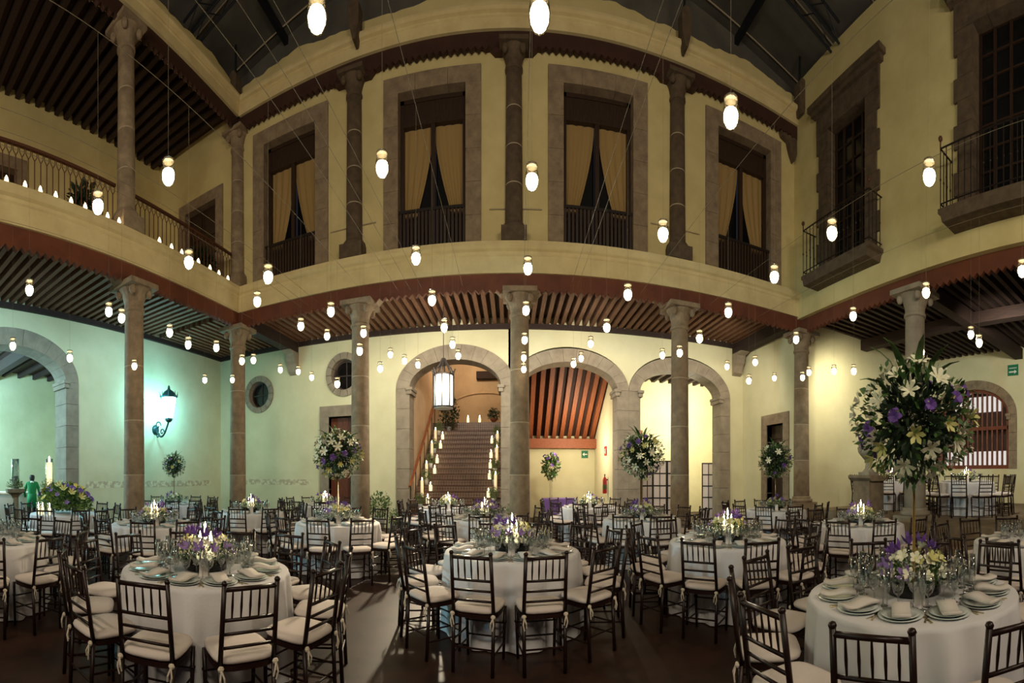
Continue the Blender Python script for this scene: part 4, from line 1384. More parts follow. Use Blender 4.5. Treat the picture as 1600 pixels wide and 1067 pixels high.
def low_bowl(x, y, z, label, seed=0, purple=True, full=True):
    """a ring-shaped dark dish of flowers; candles stand in its middle"""
    rnd = random.Random(300 + seed)
    t = thing('flower_ring', label, 'flowers', (x, y, z), rnd.random() * 6, 'low flower rings')
    ob('dish', MB().lathe([(.115, 0), (.19, 0), (.205, .09), (.19, .092), (.13, .092), (.115, .09), (.115, 0)], 20).mesh('dish', 'bowl_black', True), t)
    tag(ob('foliage', RINGF[seed % 2], t, (0, 0, 0), (0, 0, rnd.random() * 6)), kind='stuff')
    tag(ob('white_sprays', RINGW[seed % 2], t, (0, 0, 0), (0, 0, rnd.random() * 6)), kind='stuff')
    n = 36 if full else 14
    for i in range(n):
        a = i * 2.399
        u = ((i * 7) % n + .5) / n
        rr = .125 + .11 * u
        me, nm_ = ((SMALLW, 'white_bloom'), (SMALLV, 'purple_bloom'), (SMALLW, 'white_bloom'), (SMALLC, 'cream_bloom'), (SMALLP, 'lilac_bloom'))[i % 5]
        zz = .25 - .15 * u * u + rnd.uniform(-.03, .02) + (.03 if i % 5 == 1 else 0)
        ob(nm_, me, t, (rr * math.cos(a), rr * math.sin(a), zz), aim((rr * math.cos(a), rr * math.sin(a), .16)), (rnd.uniform(1.0, 1.5),) * 3)
    return t


CG = MB().lathe([(.033, 0), (.036, .004), (.036, .15), (.034, .15), (.034, .006)], 12).mesh('glass_cylinder', 'glass', True)
CW = MB().lathe([(.0, .005), (.026, .005), (.026, .09), (0, .092)], 10).mesh('candle_wax', 'wax_lit', True)
CF = MB().lathe([(0, .09), (.010, .105), (.012, .118), (.005, .145), (0, .155)], 8).mesh('flame', 'flame', True)


def candle(x, y, z, label, s=1.0, lod=1, group='table candles'):
    t = thing('table_candle', label, 'candle', (x, y, z), 0, group)
    t.scale = (1.25, 1.25, 2.1 * s)
    ob('glass_cylinder', CG, t)
    ob('candle_wax', CW, t)
    ob('flame', CF, t)
    return t


# ------------------------------------------------------------------ tables
def cloth_mesh(seed):
    rnd = random.Random(seed)
    n = 120
    ph = [rnd.random() * 6 for _ in range(4)]
    b = MB()
    vs, fs = [(0, 0, .765)], []
    rings = [(.4, .765, 0), (.725, .765, 0), (.742, .758, 0), (.748, .735, .25), (.752, .62, .6), (.756, .45, .8), (.76, .25, .9), (.768, .012, 1.0)]
    for r_, z_, k_ in rings:
        for i in range(n):
            a = 2 * PI * i / n
            f = math.sin(13 * a + ph[0] + 1.2 * math.sin(3 * a + ph[1])) * .6 + math.sin(22 * a + ph[2]) * .4
            rr = r_ + k_ * (.046 * f + .002)
            vs.append((rr * math.cos(a), rr * math.sin(a), z_))
    for i in range(n):
        fs.append((0, 1 + i, 1 + (i + 1) % n))
    for j in range(len(rings) - 1):
        for i in range(n):
            a, c = 1 + j * n + i, 1 + j * n + (i + 1) % n
            fs.append((a, a + n, c + n, c))
    b.add(vs, fs)
    return b.mesh('tablecloth', 'linen', True)


CLOTH = [cloth_mesh(s) for s in (1, 2, 3)]
TTOP = MB().lathe([(.72, .725), (.725, .73), (.725, .755), (.72, .758)], 32).mesh('tabletop', 'frame_wood')
TPED = MB().lathe([(.05, .03), (.05, .73)], 12).mesh('pedestal', 'frame_wood')
TFOOT = MB().box(-.02, .4, -.03, .03, 0, .05).mesh('foot', 'frame_wood')
PLATE = MB().lathe([(0, 0), (.07, 0), (.088, .006), (.118, .016), (.12, .019), (.088, .010), (.07, .005), (0, .005)], 24).mesh('dinner_plate', 'china', True)
CHARG = MB().lathe([(0, 0), (.09, 0), (.105, .004), (.136, .012), (.138, .015), (.105, .008), (.09, .005), (0, .005)], 28).mesh('charger_plate', 'china', True)
b = MB()
n_ = 8
vs, fs = [], []
for j in (0, 1):
    for i in range(n_ + 1):
        for s in (-1, 1):
            x = -.12 + .24 * i / n_
            vs.append((x, s * .055, .010 + .012 * math.sin(i * .8) * (1 if j else .4) + .018 * j))
m1 = (n_ + 1) * 2
for i in range(n_):
    a = i * 2
    fs += [(a, a + 1, a + 3, a + 2), (m1 + a, m1 + a + 2, m1 + a + 3, m1 + a + 1), (a, a + 2, m1 + a + 2, m1 + a), (a + 1, m1 + a + 1, m1 + a + 3, a + 3)]
fs += [(0, m1, m1 + 1, 1), (m1 - 2, m1 - 1, 2 * m1 - 1, 2 * m1 - 2)]
NAP = MB().add(vs, fs).mesh('napkin', 'napkin', True)
WINE = MB().lathe([(.034, 0), (.034, .003), (.005, .008), (.004, .09), (.02, .105), (.036, .135), (.038, .165), (.030, .205), (.0285, .205), (.036, .165), (.034, .137), (0, .108)], 12).mesh('wine_glass', 'glass', True)
GOB = MB().lathe([(.034, 0), (.034, .003), (.006, .008), (.005, .06), (.03, .08), (.043, .115), (.042, .155), (.038, .175), (.0365, .175), (.041, .15), (.041, .116), (0, .082)], 12).mesh('water_goblet', 'glass', True)
FLUTE = MB().lathe([(.03, 0), (.03, .003), (.005, .008), (.004, .08), (.018, .10), (.026, .14), (.022, .23), (.0208, .23), (.0245, .14), (0, .103)], 12).mesh('champagne_flute', 'glass', True)
FORK = MB().box(-.006, .006, -.09, .03, 0, .003).box(-.011, -.007, .03, .09, 0, .003).box(-.002, .002, .03, .09, 0, .003).box(.007, .011, .03, .09, 0, .003).box(-.011, .011, .028, .04, 0, .003).mesh('fork', 'silver')
KNIFE = MB().box(-.006, .006, -.10, 0, 0, .004).box(-.008, .008, 0, .1, 0, .002).mesh('knife', 'silver')
CARD = MB().add([(-.036, -.02, 0), (.036, -.02, 0), (.036, 0, .13), (-.036, 0, .13), (.036, .02, 0), (-.036, .02, 0), (-.036, -.017, 0), (.036, -.017, 0), (.036, .017, 0), (-.036, .017, 0), (.036, 0, .127), (-.036, 0, .127)],
                [(0, 1, 2, 3), (3, 2, 4, 5), (6, 11, 10, 7), (9, 8, 10, 11), (0, 6, 7, 1), (5, 4, 8, 9)]).mesh('table_card', 'card')

# key: pixel column, distance, phase (degrees), style, phrase
TABLES = [
    ('lower left candlelit table', 321, 3.83, -3, 'low', 0, 2),
    ('candlelit table front centre', 800, 4.75, -1, 'low', 0, 2),
    ('candlelit table front right of centre', 1137, 5.49, 2, 'low', 0, 2),
    ('lower right table with big bouquet', 1428, 3.05, 7, 'tall', 0, 2),
    ('candlelit table beside the left column', 241, 7.35, 8, 'low', 0, 1),
    ('bouquet table before the wooden door', 528, 7.6, 2, 'tall', 0, 1),
    ('far table beside the wooden door', 508, 12.0, 10, 'low', 0, 0),
    ('far table between the left columns', 392, 9.8, 3, 'low', 0, 0),
    ('bouquet table under the cyan lamp', 272, 12.5, 12, 'tall', 0, 0),
    ('table cut off by the left edge', -16, 5.6, 15, 'bare', 0, 1),
    ('flower-heaped table by the left arch', 100, 9.4, 0, 'heap', 0, 0),
    ('table at the staircase foot', 700, 10.9, 4, 'low', 0, 0),
    ('candle table before the staircase', 757, 8.3, 12, 'low', 0, 1),
    ('table beside the purple table', 920, 11.3, 7, 'low', 0, 0),
    ('bouquet table before the folding screen', 1003, 8.2, 0, 'tall', 0, 1),
    ('bouquet table by the right corner column', 1212, 10.4, 4, 'tall', 0, 0),
    ('candlelit table before the stone steps', 1345, 7.4, 0, 'low', 0, 1),
    ('table cut off by the right edge', 1612, 5.5, 3, 'bare', 0, 1),
    ('terrace table before the barred window', 1510, 11.3, 6, 'low', TER, 0),
    ('terrace table behind the stone urn', 1394, 13.0, 9, 'low', TER, 0),
]
SEATS = [(15, 'front right'), (45, 'near right'), (75, 'mid-near right'), (105, 'mid-far right'), (135, 'far right'), (165, 'back right'), (195, 'back left'), (225, 'far left'), (255, 'mid-far left'), (285, 'mid-near left'), (315, 'near left'), (345, 'front left')]
SEATED = []
for ti, (nm, px, d, phs, style, z0, lod) in enumerate(TABLES):
    p = phi(px)
    tx, ty = d * math.sin(p), d * math.cos(p)
    t = thing('round_table', 'round table hidden under its cloth, the ' + nm, 'table', (tx, ty, z0), 0, 'round banquet tables')
    ob('tabletop', TTOP, t)
    ob('pedestal', TPED, t)
    for i in range(4):
        ob('foot', TFOOT, t, (0, 0, 0), (0, 0, i * PI / 2 + .4))
    c = ob('tablecloth', CLOTH[ti % 3], None, (tx, ty, z0), (0, 0, ti * 1.3))
    tag(c, 'floor-length white cloth on the ' + nm, 'tablecloth', 'white tablecloths')
    toward = math.atan2(-ty, -tx)          # direction from the table to the camera
    zt = z0 + .766
    for a_deg, seat in SEATS:
        # screen right is clockwise from the camera direction seen from above
        a = toward + R(a_deg + phs)
        ux, uy = math.cos(a), math.sin(a)
        rj = 1.018 + random.uniform(0, .02)
        cx, cy = tx + ux * rj, ty + uy * rj
        qx = px_of(cx, cy)
        behind_wall = cx < XLW + .3 or (cy > YB - .3) or (cx > 6.15 and z0 == 0 and cy < 6.0) or (cx > 7.0 and z0 == 0) or (z0 > 0 and (cx < 7.65 or cx > XRW - .3 or cy > 9.6))
        hit_col = any(math.hypot(cx - X_, cy - Y_) < .58 for X_, Y_ in [(XL, YF), (XL, 5.93), (XR, YF), (XR, 5.65)] + [(x_, YF) for x_ in BX])
        for nud in (0, 5, -5, 9, -9, 13, -13):
            if all(math.hypot(cx - X_, cy - Y_) > .46 for X_, Y_ in SEATED):
                break
            a2 = a + R(nud)
            cx, cy = tx + math.cos(a2) * rj, ty + math.sin(a2) * rj
        else:
            behind_wall = True
        if cy > .3 and -45 < qx < 1640 and not behind_wall and not hit_col:
            SEATED.append((cx, cy))
            place_chair(cx, cy, z0, math.atan2(ty - cy, tx - cx) + random.uniform(-.12, .12), 'ivory-cushioned dark chair, %s seat of the %s' % (seat, nm), lod >= 1)
        # place setting
        sx, sy = tx + ux * .55, ty + uy * .55
        if not (-30 < px_of(sx, sy) < 1630) or style == 'heap':
            continue
        rz = a - PI / 2
        where = ', %s setting of the %s' % (seat, nm)
        zz = zt
        if lod == 2:
            tag(ob('charger_plate', CHARG, None, (sx, sy, zz), (0, 0, rz)), 'wide white charger plate' + where, 'plate', 'charger plates')
            zz += .0055
        tag(ob('dinner_plate', PLATE, None, (sx, sy, zz), (0, 0, rz)), 'white plate' + where, 'plate', 'dinner plates')
        tag(ob('napkin', NAP, None, (sx, sy, zz + .0145), (0, 0, rz + PI / 2 + random.uniform(-.25, .25))), 'folded napkin' + where, 'napkin', 'folded napkins')
        gx, gy = tx + ux * .385 - uy * .05, ty + uy * .385 + ux * .05
        tag(ob('wine_glass', WINE, None, (gx, gy, zt)), 'clear wine glass' + where, 'glass', 'wine glasses')
        if lod == 2:
            a3 = a + R(15)
            gx, gy = tx + math.cos(a3) * .43, ty + math.sin(a3) * .43
            tag(ob('champagne_flute', FLUTE, None, (gx, gy, zt)), 'slim champagne flute' + where, 'glass', 'champagne flutes')
        if lod >= 1:
            gx, gy = tx + ux * .36 + uy * .05, ty + uy * .36 - ux * .05
            tag(ob('water_goblet', GOB, None, (gx, gy, zt)), 'wide water goblet' + where, 'glass', 'water goblets')
        if lod == 2:
            fx, fy = sx - uy * .152, sy + ux * .152
            tag(ob('fork', FORK, None, (fx, fy, zt), (0, 0, rz + PI)), 'gilt fork' + where, 'fork', 'forks')
            fx, fy = sx + uy * .152, sy - ux * .152
            tag(ob('knife', KNIFE, None, (fx, fy, zt), (0, 0, rz + PI)), 'gilt knife' + where, 'knife', 'knives')
    # centre
    if style in ('low', 'tall'):
        low_bowl(tx, ty, zt, 'low bowl of white and purple flowers on the ' + nm, ti, True, lod >= 1) if style == 'low' else None
        if style == 'low':
            for q in range(3):
                a = toward + R(60 + 120 * q)
                candle(tx + .055 * math.cos(a), ty + .055 * math.sin(a), zt, 'lit glass candle, %s one amid flowers, %s' % (('right', 'rear', 'left')[q], nm), (.95, 1.15, .95)[q], lod)
    if style == 'tall':
        tall_bouquet(tx, ty, zt, 'tall lily and iris bouquet on the ' + nm, 1.0 if d < 11 else .8, d < 9.5, ti)
        low_bowl(tx, ty, zt, 'flower ring around the bouquet stand on the ' + nm, ti, True, lod >= 1)
    if style in ('low', 'bare', 'tall'):
        a = toward + R(phs)
        tag(ob('table_card', CARD, None, (tx + .292 * math.cos(a), ty + .292 * math.sin(a), zt), (0, 0, a + PI / 2)), 'small white card standing on the ' + nm, 'card', 'table cards')

# flower-heaped table
nm, px, d = TABLES[10][0], TABLES[10][1], TABLES[10][2]
hx, hy = d * math.sin(phi(px)), d * math.cos(phi(px))
t = thing('flower_heap', 'large sprawling heap of yellow and purple flowers by the left arch', 'flowers', (hx, hy, .766))
tag(ob('foliage', leaf_cloud(1500, .80, .48, .50, .10, 'leaf', 'foliage', 5, .2, .0), t, (0, 0, .09)), kind='stuff')
tag(ob('lime_leaves', leaf_cloud(700, .84, .5, .52, .08, 'leaf_lime', 'lime_leaves', 6, .6, .02), t, (0, 0, .09)), kind='stuff')
YEL = petal_flower(6, .06, .02, .03, .8, 'petal_yellow', 'yellow_bloom')
for i in range(40):
    a, r_ = i * 2.399, math.sqrt((i + .5) / 40)
    v = Vector((.85 * r_ * math.cos(a), .5 * r_ * math.sin(a), .2 + .38 * math.sqrt(max(0, 1 - r_ * r_))))
    me, n2 = ((YEL, 'yellow_bloom'), (IRIS, 'iris'), (LILYC, 'lily_bud'), (SMALLP, 'lilac_bloom'))[i % 4]
    ob(n2, me, t, v, aim((v.x, v.y, .5)), (1.3,) * 3)
for i, q in enumerate((0, .2, .4)):
    candle(hx + .02 + .14 * i, hy - .64 + .03 * i * i, .766, 'lit candle beside the flower heap, %s of three' % ORD[i], .75)

# ------------------------------------------------------------------ stair candles and potted baby's breath
PG = MB().lathe([(.075, 0), (.08, .005), (.08, .24), (.077, .24), (.077, .01)], 14).mesh('glass_cylinder', 'glass', True)
PW = MB().lathe([(0, .006), (.062, .006), (.062, .19), (0, .195)], 12).mesh('candle_wax', 'wax_lit', True)
PWT = MB().lathe([(0, 0), (.05, 0), (.05, .5), (0, .505)], 12).mesh('candle_wax', 'wax', True)
FL = MB().lathe([(0, 0), (.018, .02), (.02, .04), (.008, .085), (0, .1)], 8).mesh('flame', 'flame', True)


def stair_candle(x, k, tall, label):
    z = (k) * RISE
    y = SY0 + (k - 1) * RUN + .13
    t = thing('stair_candle', label, 'candle', (x, y, z), 0, 'stair candles')
    if tall:
        ob('candle_wax', PWT, t)
        ob('flame', FL, t, (0, 0, .5))
    else:
        ob('glass_cylinder', PG, t)
        ob('candle_wax', PW, t)
        ob('flame', FL, t, (0, 0, .19))


for i, k in enumerate((4, 6, 9, 11, 14, 16)):
    stair_candle(-2.68, k, False, 'glowing glass candle on the left of the stairs, %s from the bottom' % ORD[i])
for i, k in enumerate((5, 8, 12, 15)):
    stair_candle(-2.92, k, True, 'tall pillar candle by the handrail, %s from the bottom' % ORD[i])
for i, k in enumerate((3, 5, 8, 10, 12, 15)):
    stair_candle(-.74, k, False, 'glowing glass candle on the right of the stairs, %s from the bottom' % ORD[i])
for i, k in enumerate((6, 11, 14)):
    stair_candle(-.52, k, True, 'tall pillar candle on the right of the stairs, %s from the bottom' % ORD[i])
for i, x in enumerate((-1.85, -1.35)):
    t = thing('landing_candle', 'glowing candle on the stair landing wall, ' + ('left one', 'right one')[i], 'candle', (x, YL + 1.02, ZL + .42), 0, 'landing candles')
    ob('glass_cylinder', PG, t)
    ob('candle_wax', PW, t)
    ob('flame', FL, t, (0, 0, .19))
POT = MB().lathe([(.08, 0), (.10, .2), (.11, .22), (.10, .22), (.075, .02)], 14).mesh('pot', 'pot_white', True)
BR = [leaf_cloud(420, .22, .22, .24, .035, 'breath', 'baby_breath', 91 + i, .4) for i in range(2)]
BRG = leaf_cloud(260, .20, .20, .22, .06, 'leaf', 'greenery', 95, .3)


def pot_plant(x, y, z, label, s=1.0):
    t = thing('potted_plant', label, 'potted plant', (x, y, z), random.random() * 6, 'white-potted baby breath plants')
    t.scale = (s, s, s)
    ob('pot', POT, t)
    tag(ob('baby_breath', BR[int(x * 7) % 2], t, (0, 0, .42)), kind='stuff')
    tag(ob('greenery', BRG, t, (0, 0, .40)), kind='stuff')


for i, k in enumerate((3, 7, 10, 13, 17)):
    pot_plant(-2.87, SY0 + (k - 1) * RUN + .13, k * RISE, 'potted baby breath on the left of the stairs, %s from the bottom' % ORD[i], .78)
for i, k in enumerate((4, 7, 9, 13, 16)):
    pot_plant(-.56, SY0 + (k - 1) * RUN + .13, k * RISE, 'potted baby breath on the right of the stairs, %s from the bottom' % ORD[i], .78)
pot_plant(-3.95, 12.35, 0, 'large potted baby breath on the floor left of the stairs', 1.7)
pot_plant(-3.35, 11.95, 0, 'smaller potted baby breath before the stair handrail', 1.0)
pot_plant(.15, 12.5, 0, 'potted baby breath on the floor right of the stairs', 1.4)
bush = thing('landing_shrub', 'dark leafy shrub on the stair landing', 'shrub', (-2.6, YL + .55, ZL))
ob('pot', POT, bush)
tag(ob('foliage', leaf_cloud(900, .42, .42, .7, .10, 'leaf_dark', 'foliage', 201, .2), bush, (0, 0, .75)), kind='stuff')
bush2 = thing('landing_bowl_plant', 'round dark plant in a bowl on the landing wall', 'potted plant', (-.75, YL + 1.02, ZL + .42))
ob('bowl', MB().lathe([(.06, 0), (.16, .12), (.17, .14), (.15, .13)], 14).mesh('bowl', 'terracotta', True), bush2)
tag(ob('foliage', leaf_cloud(400, .26, .2, .22, .08, 'leaf_dark', 'foliage', 202, .2), bush2, (0, 0, .32)), kind='stuff')
# gallery pot plants
for i, (y, s) in enumerate(((8.9, 1.5), (5.0, 1.2))):
    t = thing('gallery_plant', ('fern in a clay pot behind the gallery railing near the corner', 'fern in a clay pot beside the upper gallery column')[i], 'potted plant', (XL - .62, y, ZS1))
    ob('pot', MB().lathe([(.14, 0), (.2, .4), (.22, .44), (.2, .44), (.13, .05)], 14).mesh('pot', 'terracotta', True), t)
    tag(ob('foliage', leaf_cloud(500, .36, .36, .34, .14, 'leaf_dark', 'foliage', 210 + i, .2), t, (0, 0, .68)), kind='stuff')

# ------------------------------------------------------------------ things in the rooms beyond
t = thing('purple_table', 'rectangular table under a purple cloth beyond the middle arch', 'table', (1.75, 15.6, 0))
ob('tablecloth', MB().box(-.62, .62, -.4, .4, .02, .75).prism([(-.64, .02), (-.62, .76), (.62, .76), (.66, .02)][::-1], -.42, .42).mesh('tablecloth', 'purple_cloth'), t)
t = thing('iris_vase', 'slender glass vase of purple irises on the purple table', 'vase', (1.45, 15.6, .762))
ob('vase', MB().lathe([(.07, 0), (.05, .03), (.045, .6), (.08, .75), (.075, .75), (.04, .6)], 12).mesh('vase', 'glass', True), t)
tag(ob('foliage', leaf_cloud(420, .30, .30, .42, .13, 'leaf', 'foliage', 221, .3), t, (0, 0, 1.05)), kind='stuff')
for i in range(12):
    a = i * 2.4
    ob('iris', IRIS, t, (.26 * math.cos(a), .26 * math.sin(a), 1.0 + .045 * i), aim((math.cos(a), math.sin(a), 1)), (1.4,) * 3)


def sign(label, loc, rotz, w_, h_, m, glyph):
    o = thing('wall_sign', label, 'sign', loc, rotz)
    ob('panel', MB().box(-w_ / 2, w_ / 2, -.015, 0, -h_ / 2, h_ / 2).mesh('panel', m), o)
    b = MB()
    if glyph == 'arrow_right':
        b.box(-w_ * .36, w_ * .16, -.02, -.014, -h_ * .22, -h_ * .10)
        b.prism([(w_ * .14, -h_ * .34), (w_ * .38, -h_ * .16), (w_ * .14, h_ * .02)][::-1], -.02, -.014)
        b.box(-w_ * .36, w_ * .36, -.02, -.014, h_ * .16, h_ * .22)
    elif glyph == 'arrow_left':
        b.box(-w_ * .05, w_ * .38, -.02, -.014, -h_ * .07, h_ * .07)
        b.prism([(-w_ * .05, -h_ * .28), (-w_ * .38, 0), (-w_ * .05, h_ * .28)], -.02, -.014)
    else:
        b.box(-w_ * .12, w_ * .12, -.02, -.014, -h_ * .3, h_ * .05)
        b.box(-w_ * .3, w_ * .3, -.02, -.014, h_ * .16, h_ * .22)
        b.box(-w_ * .05, w_ * .05, -.02, -.014, h_ * .05, h_ * .12)
    ob('pictogram', b.mesh('pictogram', 'white_paint'), o)


sign('red fire extinguisher sign on the wall beyond the middle arch', (3.35, 14.9, 2.32), -PI / 2, .34, .30, 'red_paint', 'ext')
sign('small green exit sign on the far cream wall', (2.95, 16.98, 2.3), 0, .26, .26, 'green_sign', 'arrow_left')
Ys = XRW / math.tan(phi(1583))
sign('green exit sign with white arrow above the barred window', (XRW - .01, Ys, 5.02), -PI / 2, .42, .36, 'green_sign', 'arrow_right')
t = thing('fire_extinguisher', 'red fire extinguisher hanging on the wall beyond the middle arch', 'extinguisher', (3.25, 14.6, .95))
ob('cylinder', MB().lathe([(.06, 0), (.075, .02), (.075, .42), (.05, .5), (.02, .53)], 14).mesh('cylinder', 'red_paint', True), t)
ob('valve', MB().lathe([(.02, .53), (.02, .58), (.03, .6), (0, .62)], 8).box(-.01, .01, -.09, .03, .59, .61).mesh('valve', 'iron'), t)
ob('hose', MB().tube([(0, -.04, .57), (-.03, -.1, .5), (-.05, -.1, .3), (-.04, -.09, .1)], .012, 6).mesh('hose', 'iron'), t)
ob('label_band', MB().cyl((0, 0, .14), (0, 0, .28), .0765, .0765, 14, False).mesh('label_band', 'leaf'), t)
ob('hook', MB().box(.05, .12, -.02, .02, .42, .46).mesh('hook', 'iron'), t)


def screen(label, x0, y0, panels, pw, h, ang):
    t = thing('folding_screen', label, 'screen', (x0, y0, 0), 0, 'folding screens')
    x, y = 0.0, 0.0
    for i in range(panels):
        a = ang if i % 2 else -ang
        pnl = ob('screen_panel', MB().box(.02, pw - .02, -.006, .006, .04, h - .04).mesh('screen_panel', 'screen_paper'), t, (x, y, 0), (0, 0, a))
        b = MB()
        for xx in (0, pw / 2 - .015, pw - .04):
            b.box(xx, xx + (.04 if xx != pw / 2 - .015 else .03), -.018, .018, 0, h)
        for q in range(6):
            zz = q * (h - .04) / 5
            b.box(0, pw, -.016, .016, zz, zz + .04)
        ob('lattice', b.mesh('lattice', 'black_frame'), pnl)
        x += pw * math.cos(a)
        y += pw * math.sin(a)


screen('black lattice folding screen left of the column beyond the third arch', 3.95, 14.2, 4, .5, 2.0, .35)
screen('black lattice folding screen at the right jamb of the third arch', 6.85, 14.3, 3, .5, 1.95, .4)
t = thing('low_counter', 'low white counter beyond the third arch', 'counter', (6.35, 16.2, 0))
ob('counter_body', MB().box(-.5, .5, -.3, .3, 0, .82).mesh('counter_body', 'plaster_pale'), t)
ob('counter_top', MB().box(-.54, .54, -.34, .34, .82, .86).mesh('counter_top', 'white_paint'), t)
t = thing('blue_crate', 'bright blue plastic crate on the low counter', 'crate', (6.4, 16.2, .86))
ob('crate_body', MB().box(-.34, .34, -.2, .2, 0, .24).mesh('crate_body', 'blue_plastic'), t)
ob('crate_rim', MB().box(-.37, .37, -.23, .23, .2, .26).mesh('crate_rim', 'blue_plastic'), t)
t = thing('orange_bin', 'small orange plastic bin on the floor beyond the third arch', 'bin', (6.7, 15.5, 0))
ob('bin_body', MB().lathe([(.11, 0), (.15, .38), (.165, .4), (.15, .4), (.1, .03)], 14).mesh('bin_body', 'orange_plastic', True), t)

# stone urn on its pedestal at the terrace edge
up = at(1357, 741, 10.65)
t = thing('stone_pedestal', 'square brown stone pedestal carrying the urn on the terrace', 'pedestal', (up.x, up.y, TER))
ob('shaft', MB().box(-.27, .27, -.27, .27, .12, .8).mesh('shaft', 'stone'), t)
ob('foot', MB().box(-.34, .34, -.34, .34, 0, .12).mesh('foot', 'stone'), t)
ob('cap', MB().prism([(-.27, .8), (-.36, .87), (-.36, .93), (.36, .93), (.36, .87), (.27, .8)][::-1], -.36, .36).mesh('cap', 'stone'), t)
t = thing('stone_urn', 'tall pale stone urn on the square pedestal', 'urn', (up.x, up.y, TER + .93))
ob('urn_foot', MB().box(-.18, .18, -.18, .18, 0, .07).lathe([(.17, .07), (.08, .16), (.07, .3), (.12, .36)], 18).mesh('urn_foot', 'stone_pale'), t)
ob('urn_body', MB().lathe([(.12, .36), (.25, .5), (.28, .62), (.22, .68), (.20, .98), (.26, 1.1), (.29, 1.14), (.25, 1.14), (.18, .98)], 20).mesh('urn_body', 'stone_pale', True), t)
for s in (-1, 1):
    ob('handle', MB().tube([(s * .24, 0, .58), (s * .34, 0, .64), (s * .33, 0, .74), (s * .21, 0, .78)], .025, 6).mesh('handle', 'stone_pale'), t)

# left room: pedestals with big candles, white counter, the waiter
for i, (px, lit) in enumerate(((24, False), (77, True))):
    p = at(px, 760, 13.5)
    t = thing('planter_pedestal', ('slim stone planter pedestal by the white counter', 'stone planter pedestal beside the arch jamb')[i], 'pedestal', (p.x, p.y, 0), 0, 'planter pedestals')
    ob('post', MB().lathe([(.16, 0), (.11, .06), (.10, .9), (.16, .98)], 12).mesh('post', 'stone'), t)
    ob('basin', MB().lathe([(.16, .98), (.3, 1.04), (.32, 1.14), (.28, 1.14)], 14).mesh('basin', 'stone'), t)
    tag(ob('foliage', leaf_cloud(400, .28, .28, .22, .06, 'breath', 'foliage', 230 + i, .3, -.1), t, (0, 0, 1.2)), kind='stuff')
    t = thing('hurricane_candle', ('unlit candle in a tall glass on the slim planter', 'tall lit white candle on the planter beside the arch')[i], 'candle', (p.x, p.y, 1.15), 0, 'hurricane candles')
    ob('candle_wax', MB().lathe([(0, 0), (.1, 0), (.1, .75 if lit else .35), (0, .76 if lit else .36)], 12).mesh('candle_wax', 'wax_lit' if lit else 'pot_white', True), t)
    ob('glass_cylinder', MB().lathe([(.13, 0), (.13, .85), (.128, .85), (.128, .01)], 14).mesh('glass_cylinder', 'glass', True), t)
    if lit:
        ob('flame', FL, t, (0, 0, .75), (0, 0, 0), (1.8, 1.8, 1.8))
p = at(8, 780, 15.0)
t = thing('white_counter', 'white draped counter glowing behind the waiter', 'counter', (p.x, p.y, 0), R(60))
ob('drape', MB().box(-1.0, 1.0, -.4, .4, 0, .95).mesh('drape', 'linen'), t)
ob('counter_top', MB().box(-1.04, 1.04, -.44, .44, .95, 1.0).mesh('counter_top', 'white_paint'), t)
lamp('counter_lamp', 'POINT', (p.x + .6, p.y - .3, 1.6), 16, (1.0, .9, .66), .06)

# the waiter, seen from behind, leaning over a little
pw = at(50, 755, 14.0)
me = bpy.data.meshes.new('person_body')
J = {'pel': (0, 0, .82, .13), 'wst': (.04, 0, .98, .125), 'chs': (.12, 0, 1.16, .15), 'nck': (.20, 0, 1.33, .06), 'hd0': (.23, 0, 1.42, .10), 'hd1': (.27, 0, 1.55, .115),
     'shl': (.15, .17, 1.27, .065), 'ell': (.14, .25, 1.02, .048), 'hal': (.30, .22, .86, .036), 'shr': (.15, -.17, 1.27, .065), 'elr': (.14, -.25, 1.02, .048), 'har': (.30, -.22, .86, .036),
     'hpl': (0, .09, .78, .095), 'knl': (.02, .1, .43, .062), 'anl': (0, .1, .07, .045), 'tol': (.14, .11, .03, .035), 'hpr': (0, -.09, .78, .095), 'knr': (.02, -.1, .43, .062), 'anr': (0, -.1, .07, .045), 'tor': (.14, -.11, .03, .035)}
K = list(J)
E_ = [('pel', 'wst'), ('wst', 'chs'), ('chs', 'nck'), ('nck', 'hd0'), ('hd0', 'hd1'), ('chs', 'shl'), ('shl', 'ell'), ('ell', 'hal'), ('chs', 'shr'), ('shr', 'elr'), ('elr', 'har'), ('pel', 'hpl'), ('hpl', 'knl'), ('knl', 'anl'), ('anl', 'tol'), ('pel', 'hpr'), ('hpr', 'knr'), ('knr', 'anr'), ('anr', 'tor')]
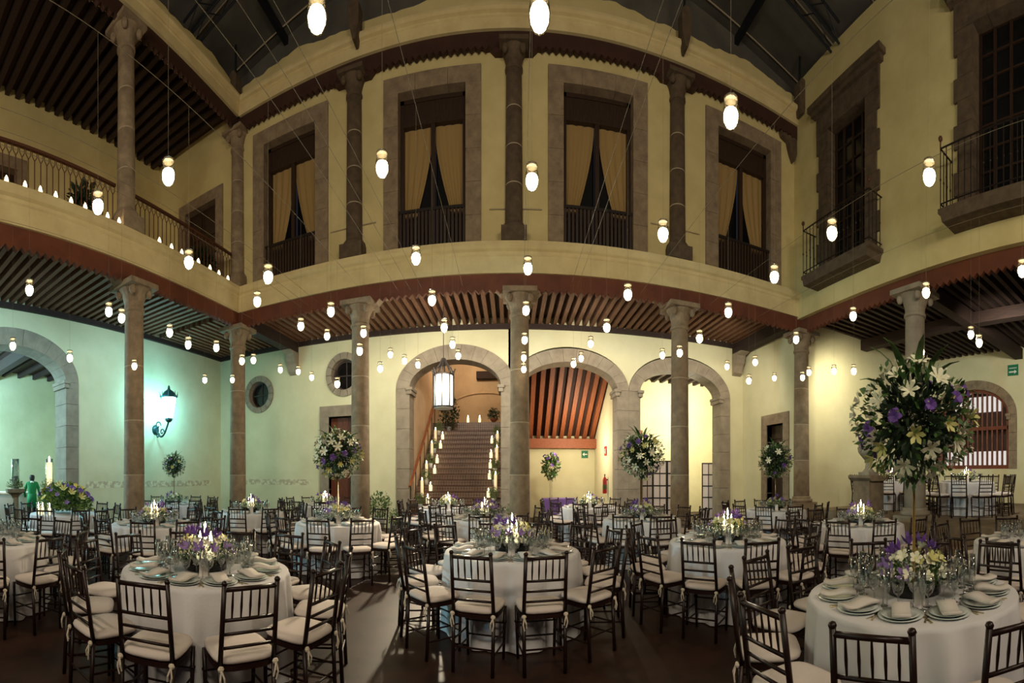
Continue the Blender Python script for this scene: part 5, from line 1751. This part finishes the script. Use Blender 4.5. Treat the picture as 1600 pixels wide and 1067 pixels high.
me.from_pydata([J[k][:3] for k in K], [(K.index(a), K.index(c)) for a, c in E_], [])
for m_ in ('skin', 'green_shirt', 'dark_trousers', 'hair'):
    me.materials.append(MATS[m_])
po = ob('person_body', me, None)
sk = po.modifiers.new('skin', 'SKIN')
for i, k in enumerate(K):
    me.skin_vertices[0].data[i].radius = (J[k][3],) * 2
me.skin_vertices[0].data[0].use_root = True
ss = po.modifiers.new('sub', 'SUBSURF')
ss.levels = ss.render_levels = 2
dg = bpy.context.evaluated_depsgraph_get()
em = bpy.data.meshes.new_from_object(po.evaluated_get(dg))
bpy.data.objects.remove(po)
em.materials.clear()
for m_ in ('skin', 'green_shirt', 'dark_trousers', 'hair'):
    em.materials.append(MATS[m_])
for pl in em.polygons:
    c = pl.center
    pl.use_smooth = True
    if c.z > 1.36:
        pl.material_index = 3 if (c.x < .27 or c.z > 1.5) else 0
    elif c.z > .80 and not (c.x > .26 and c.z < .93):
        pl.material_index = 1
    elif c.z > .80:
        pl.material_index = 0
    else:
        pl.material_index = 2
face = math.atan2(pw.y, pw.x)
t = thing('person', 'person in a green smock with white collar, seen from behind, leaning forward', 'person', (pw.x, pw.y, 0), face)
ob('body', em, t)
ob('collar', MB().lathe([(.12, -.03), (.095, .01), (.075, .035)], 14).mesh('collar', 'white_paint', True), t, (.19, 0, 1.30), (0, R(20), 0))
ob('smock_skirt', MB().lathe([(.17, .58), (.165, .8), (.15, .98)], 16).mesh('smock_skirt', 'green_shirt', True), t, (.01, 0, 0))

# dark bag left on a chair by the column in front of the folding screen
bp = at(1084, 815, 9.45)
t = thing('dark_chair_bag', 'black bag slumped on the floor by the column before the folding screen', 'bag', (bp.x, bp.y, 0))
ob('bag_body', MB().lathe([(.16, 0), (.2, .1), (.18, .34), (.1, .42), (0, .44)], 12).mesh('bag_body', 'bag_black', True), t)
ob('strap', MB().tube([(-.1, 0, .4), (-.06, 0, .56), (.06, 0, .56), (.1, 0, .4)], .014, 6).mesh('strap', 'bag_black'), t)
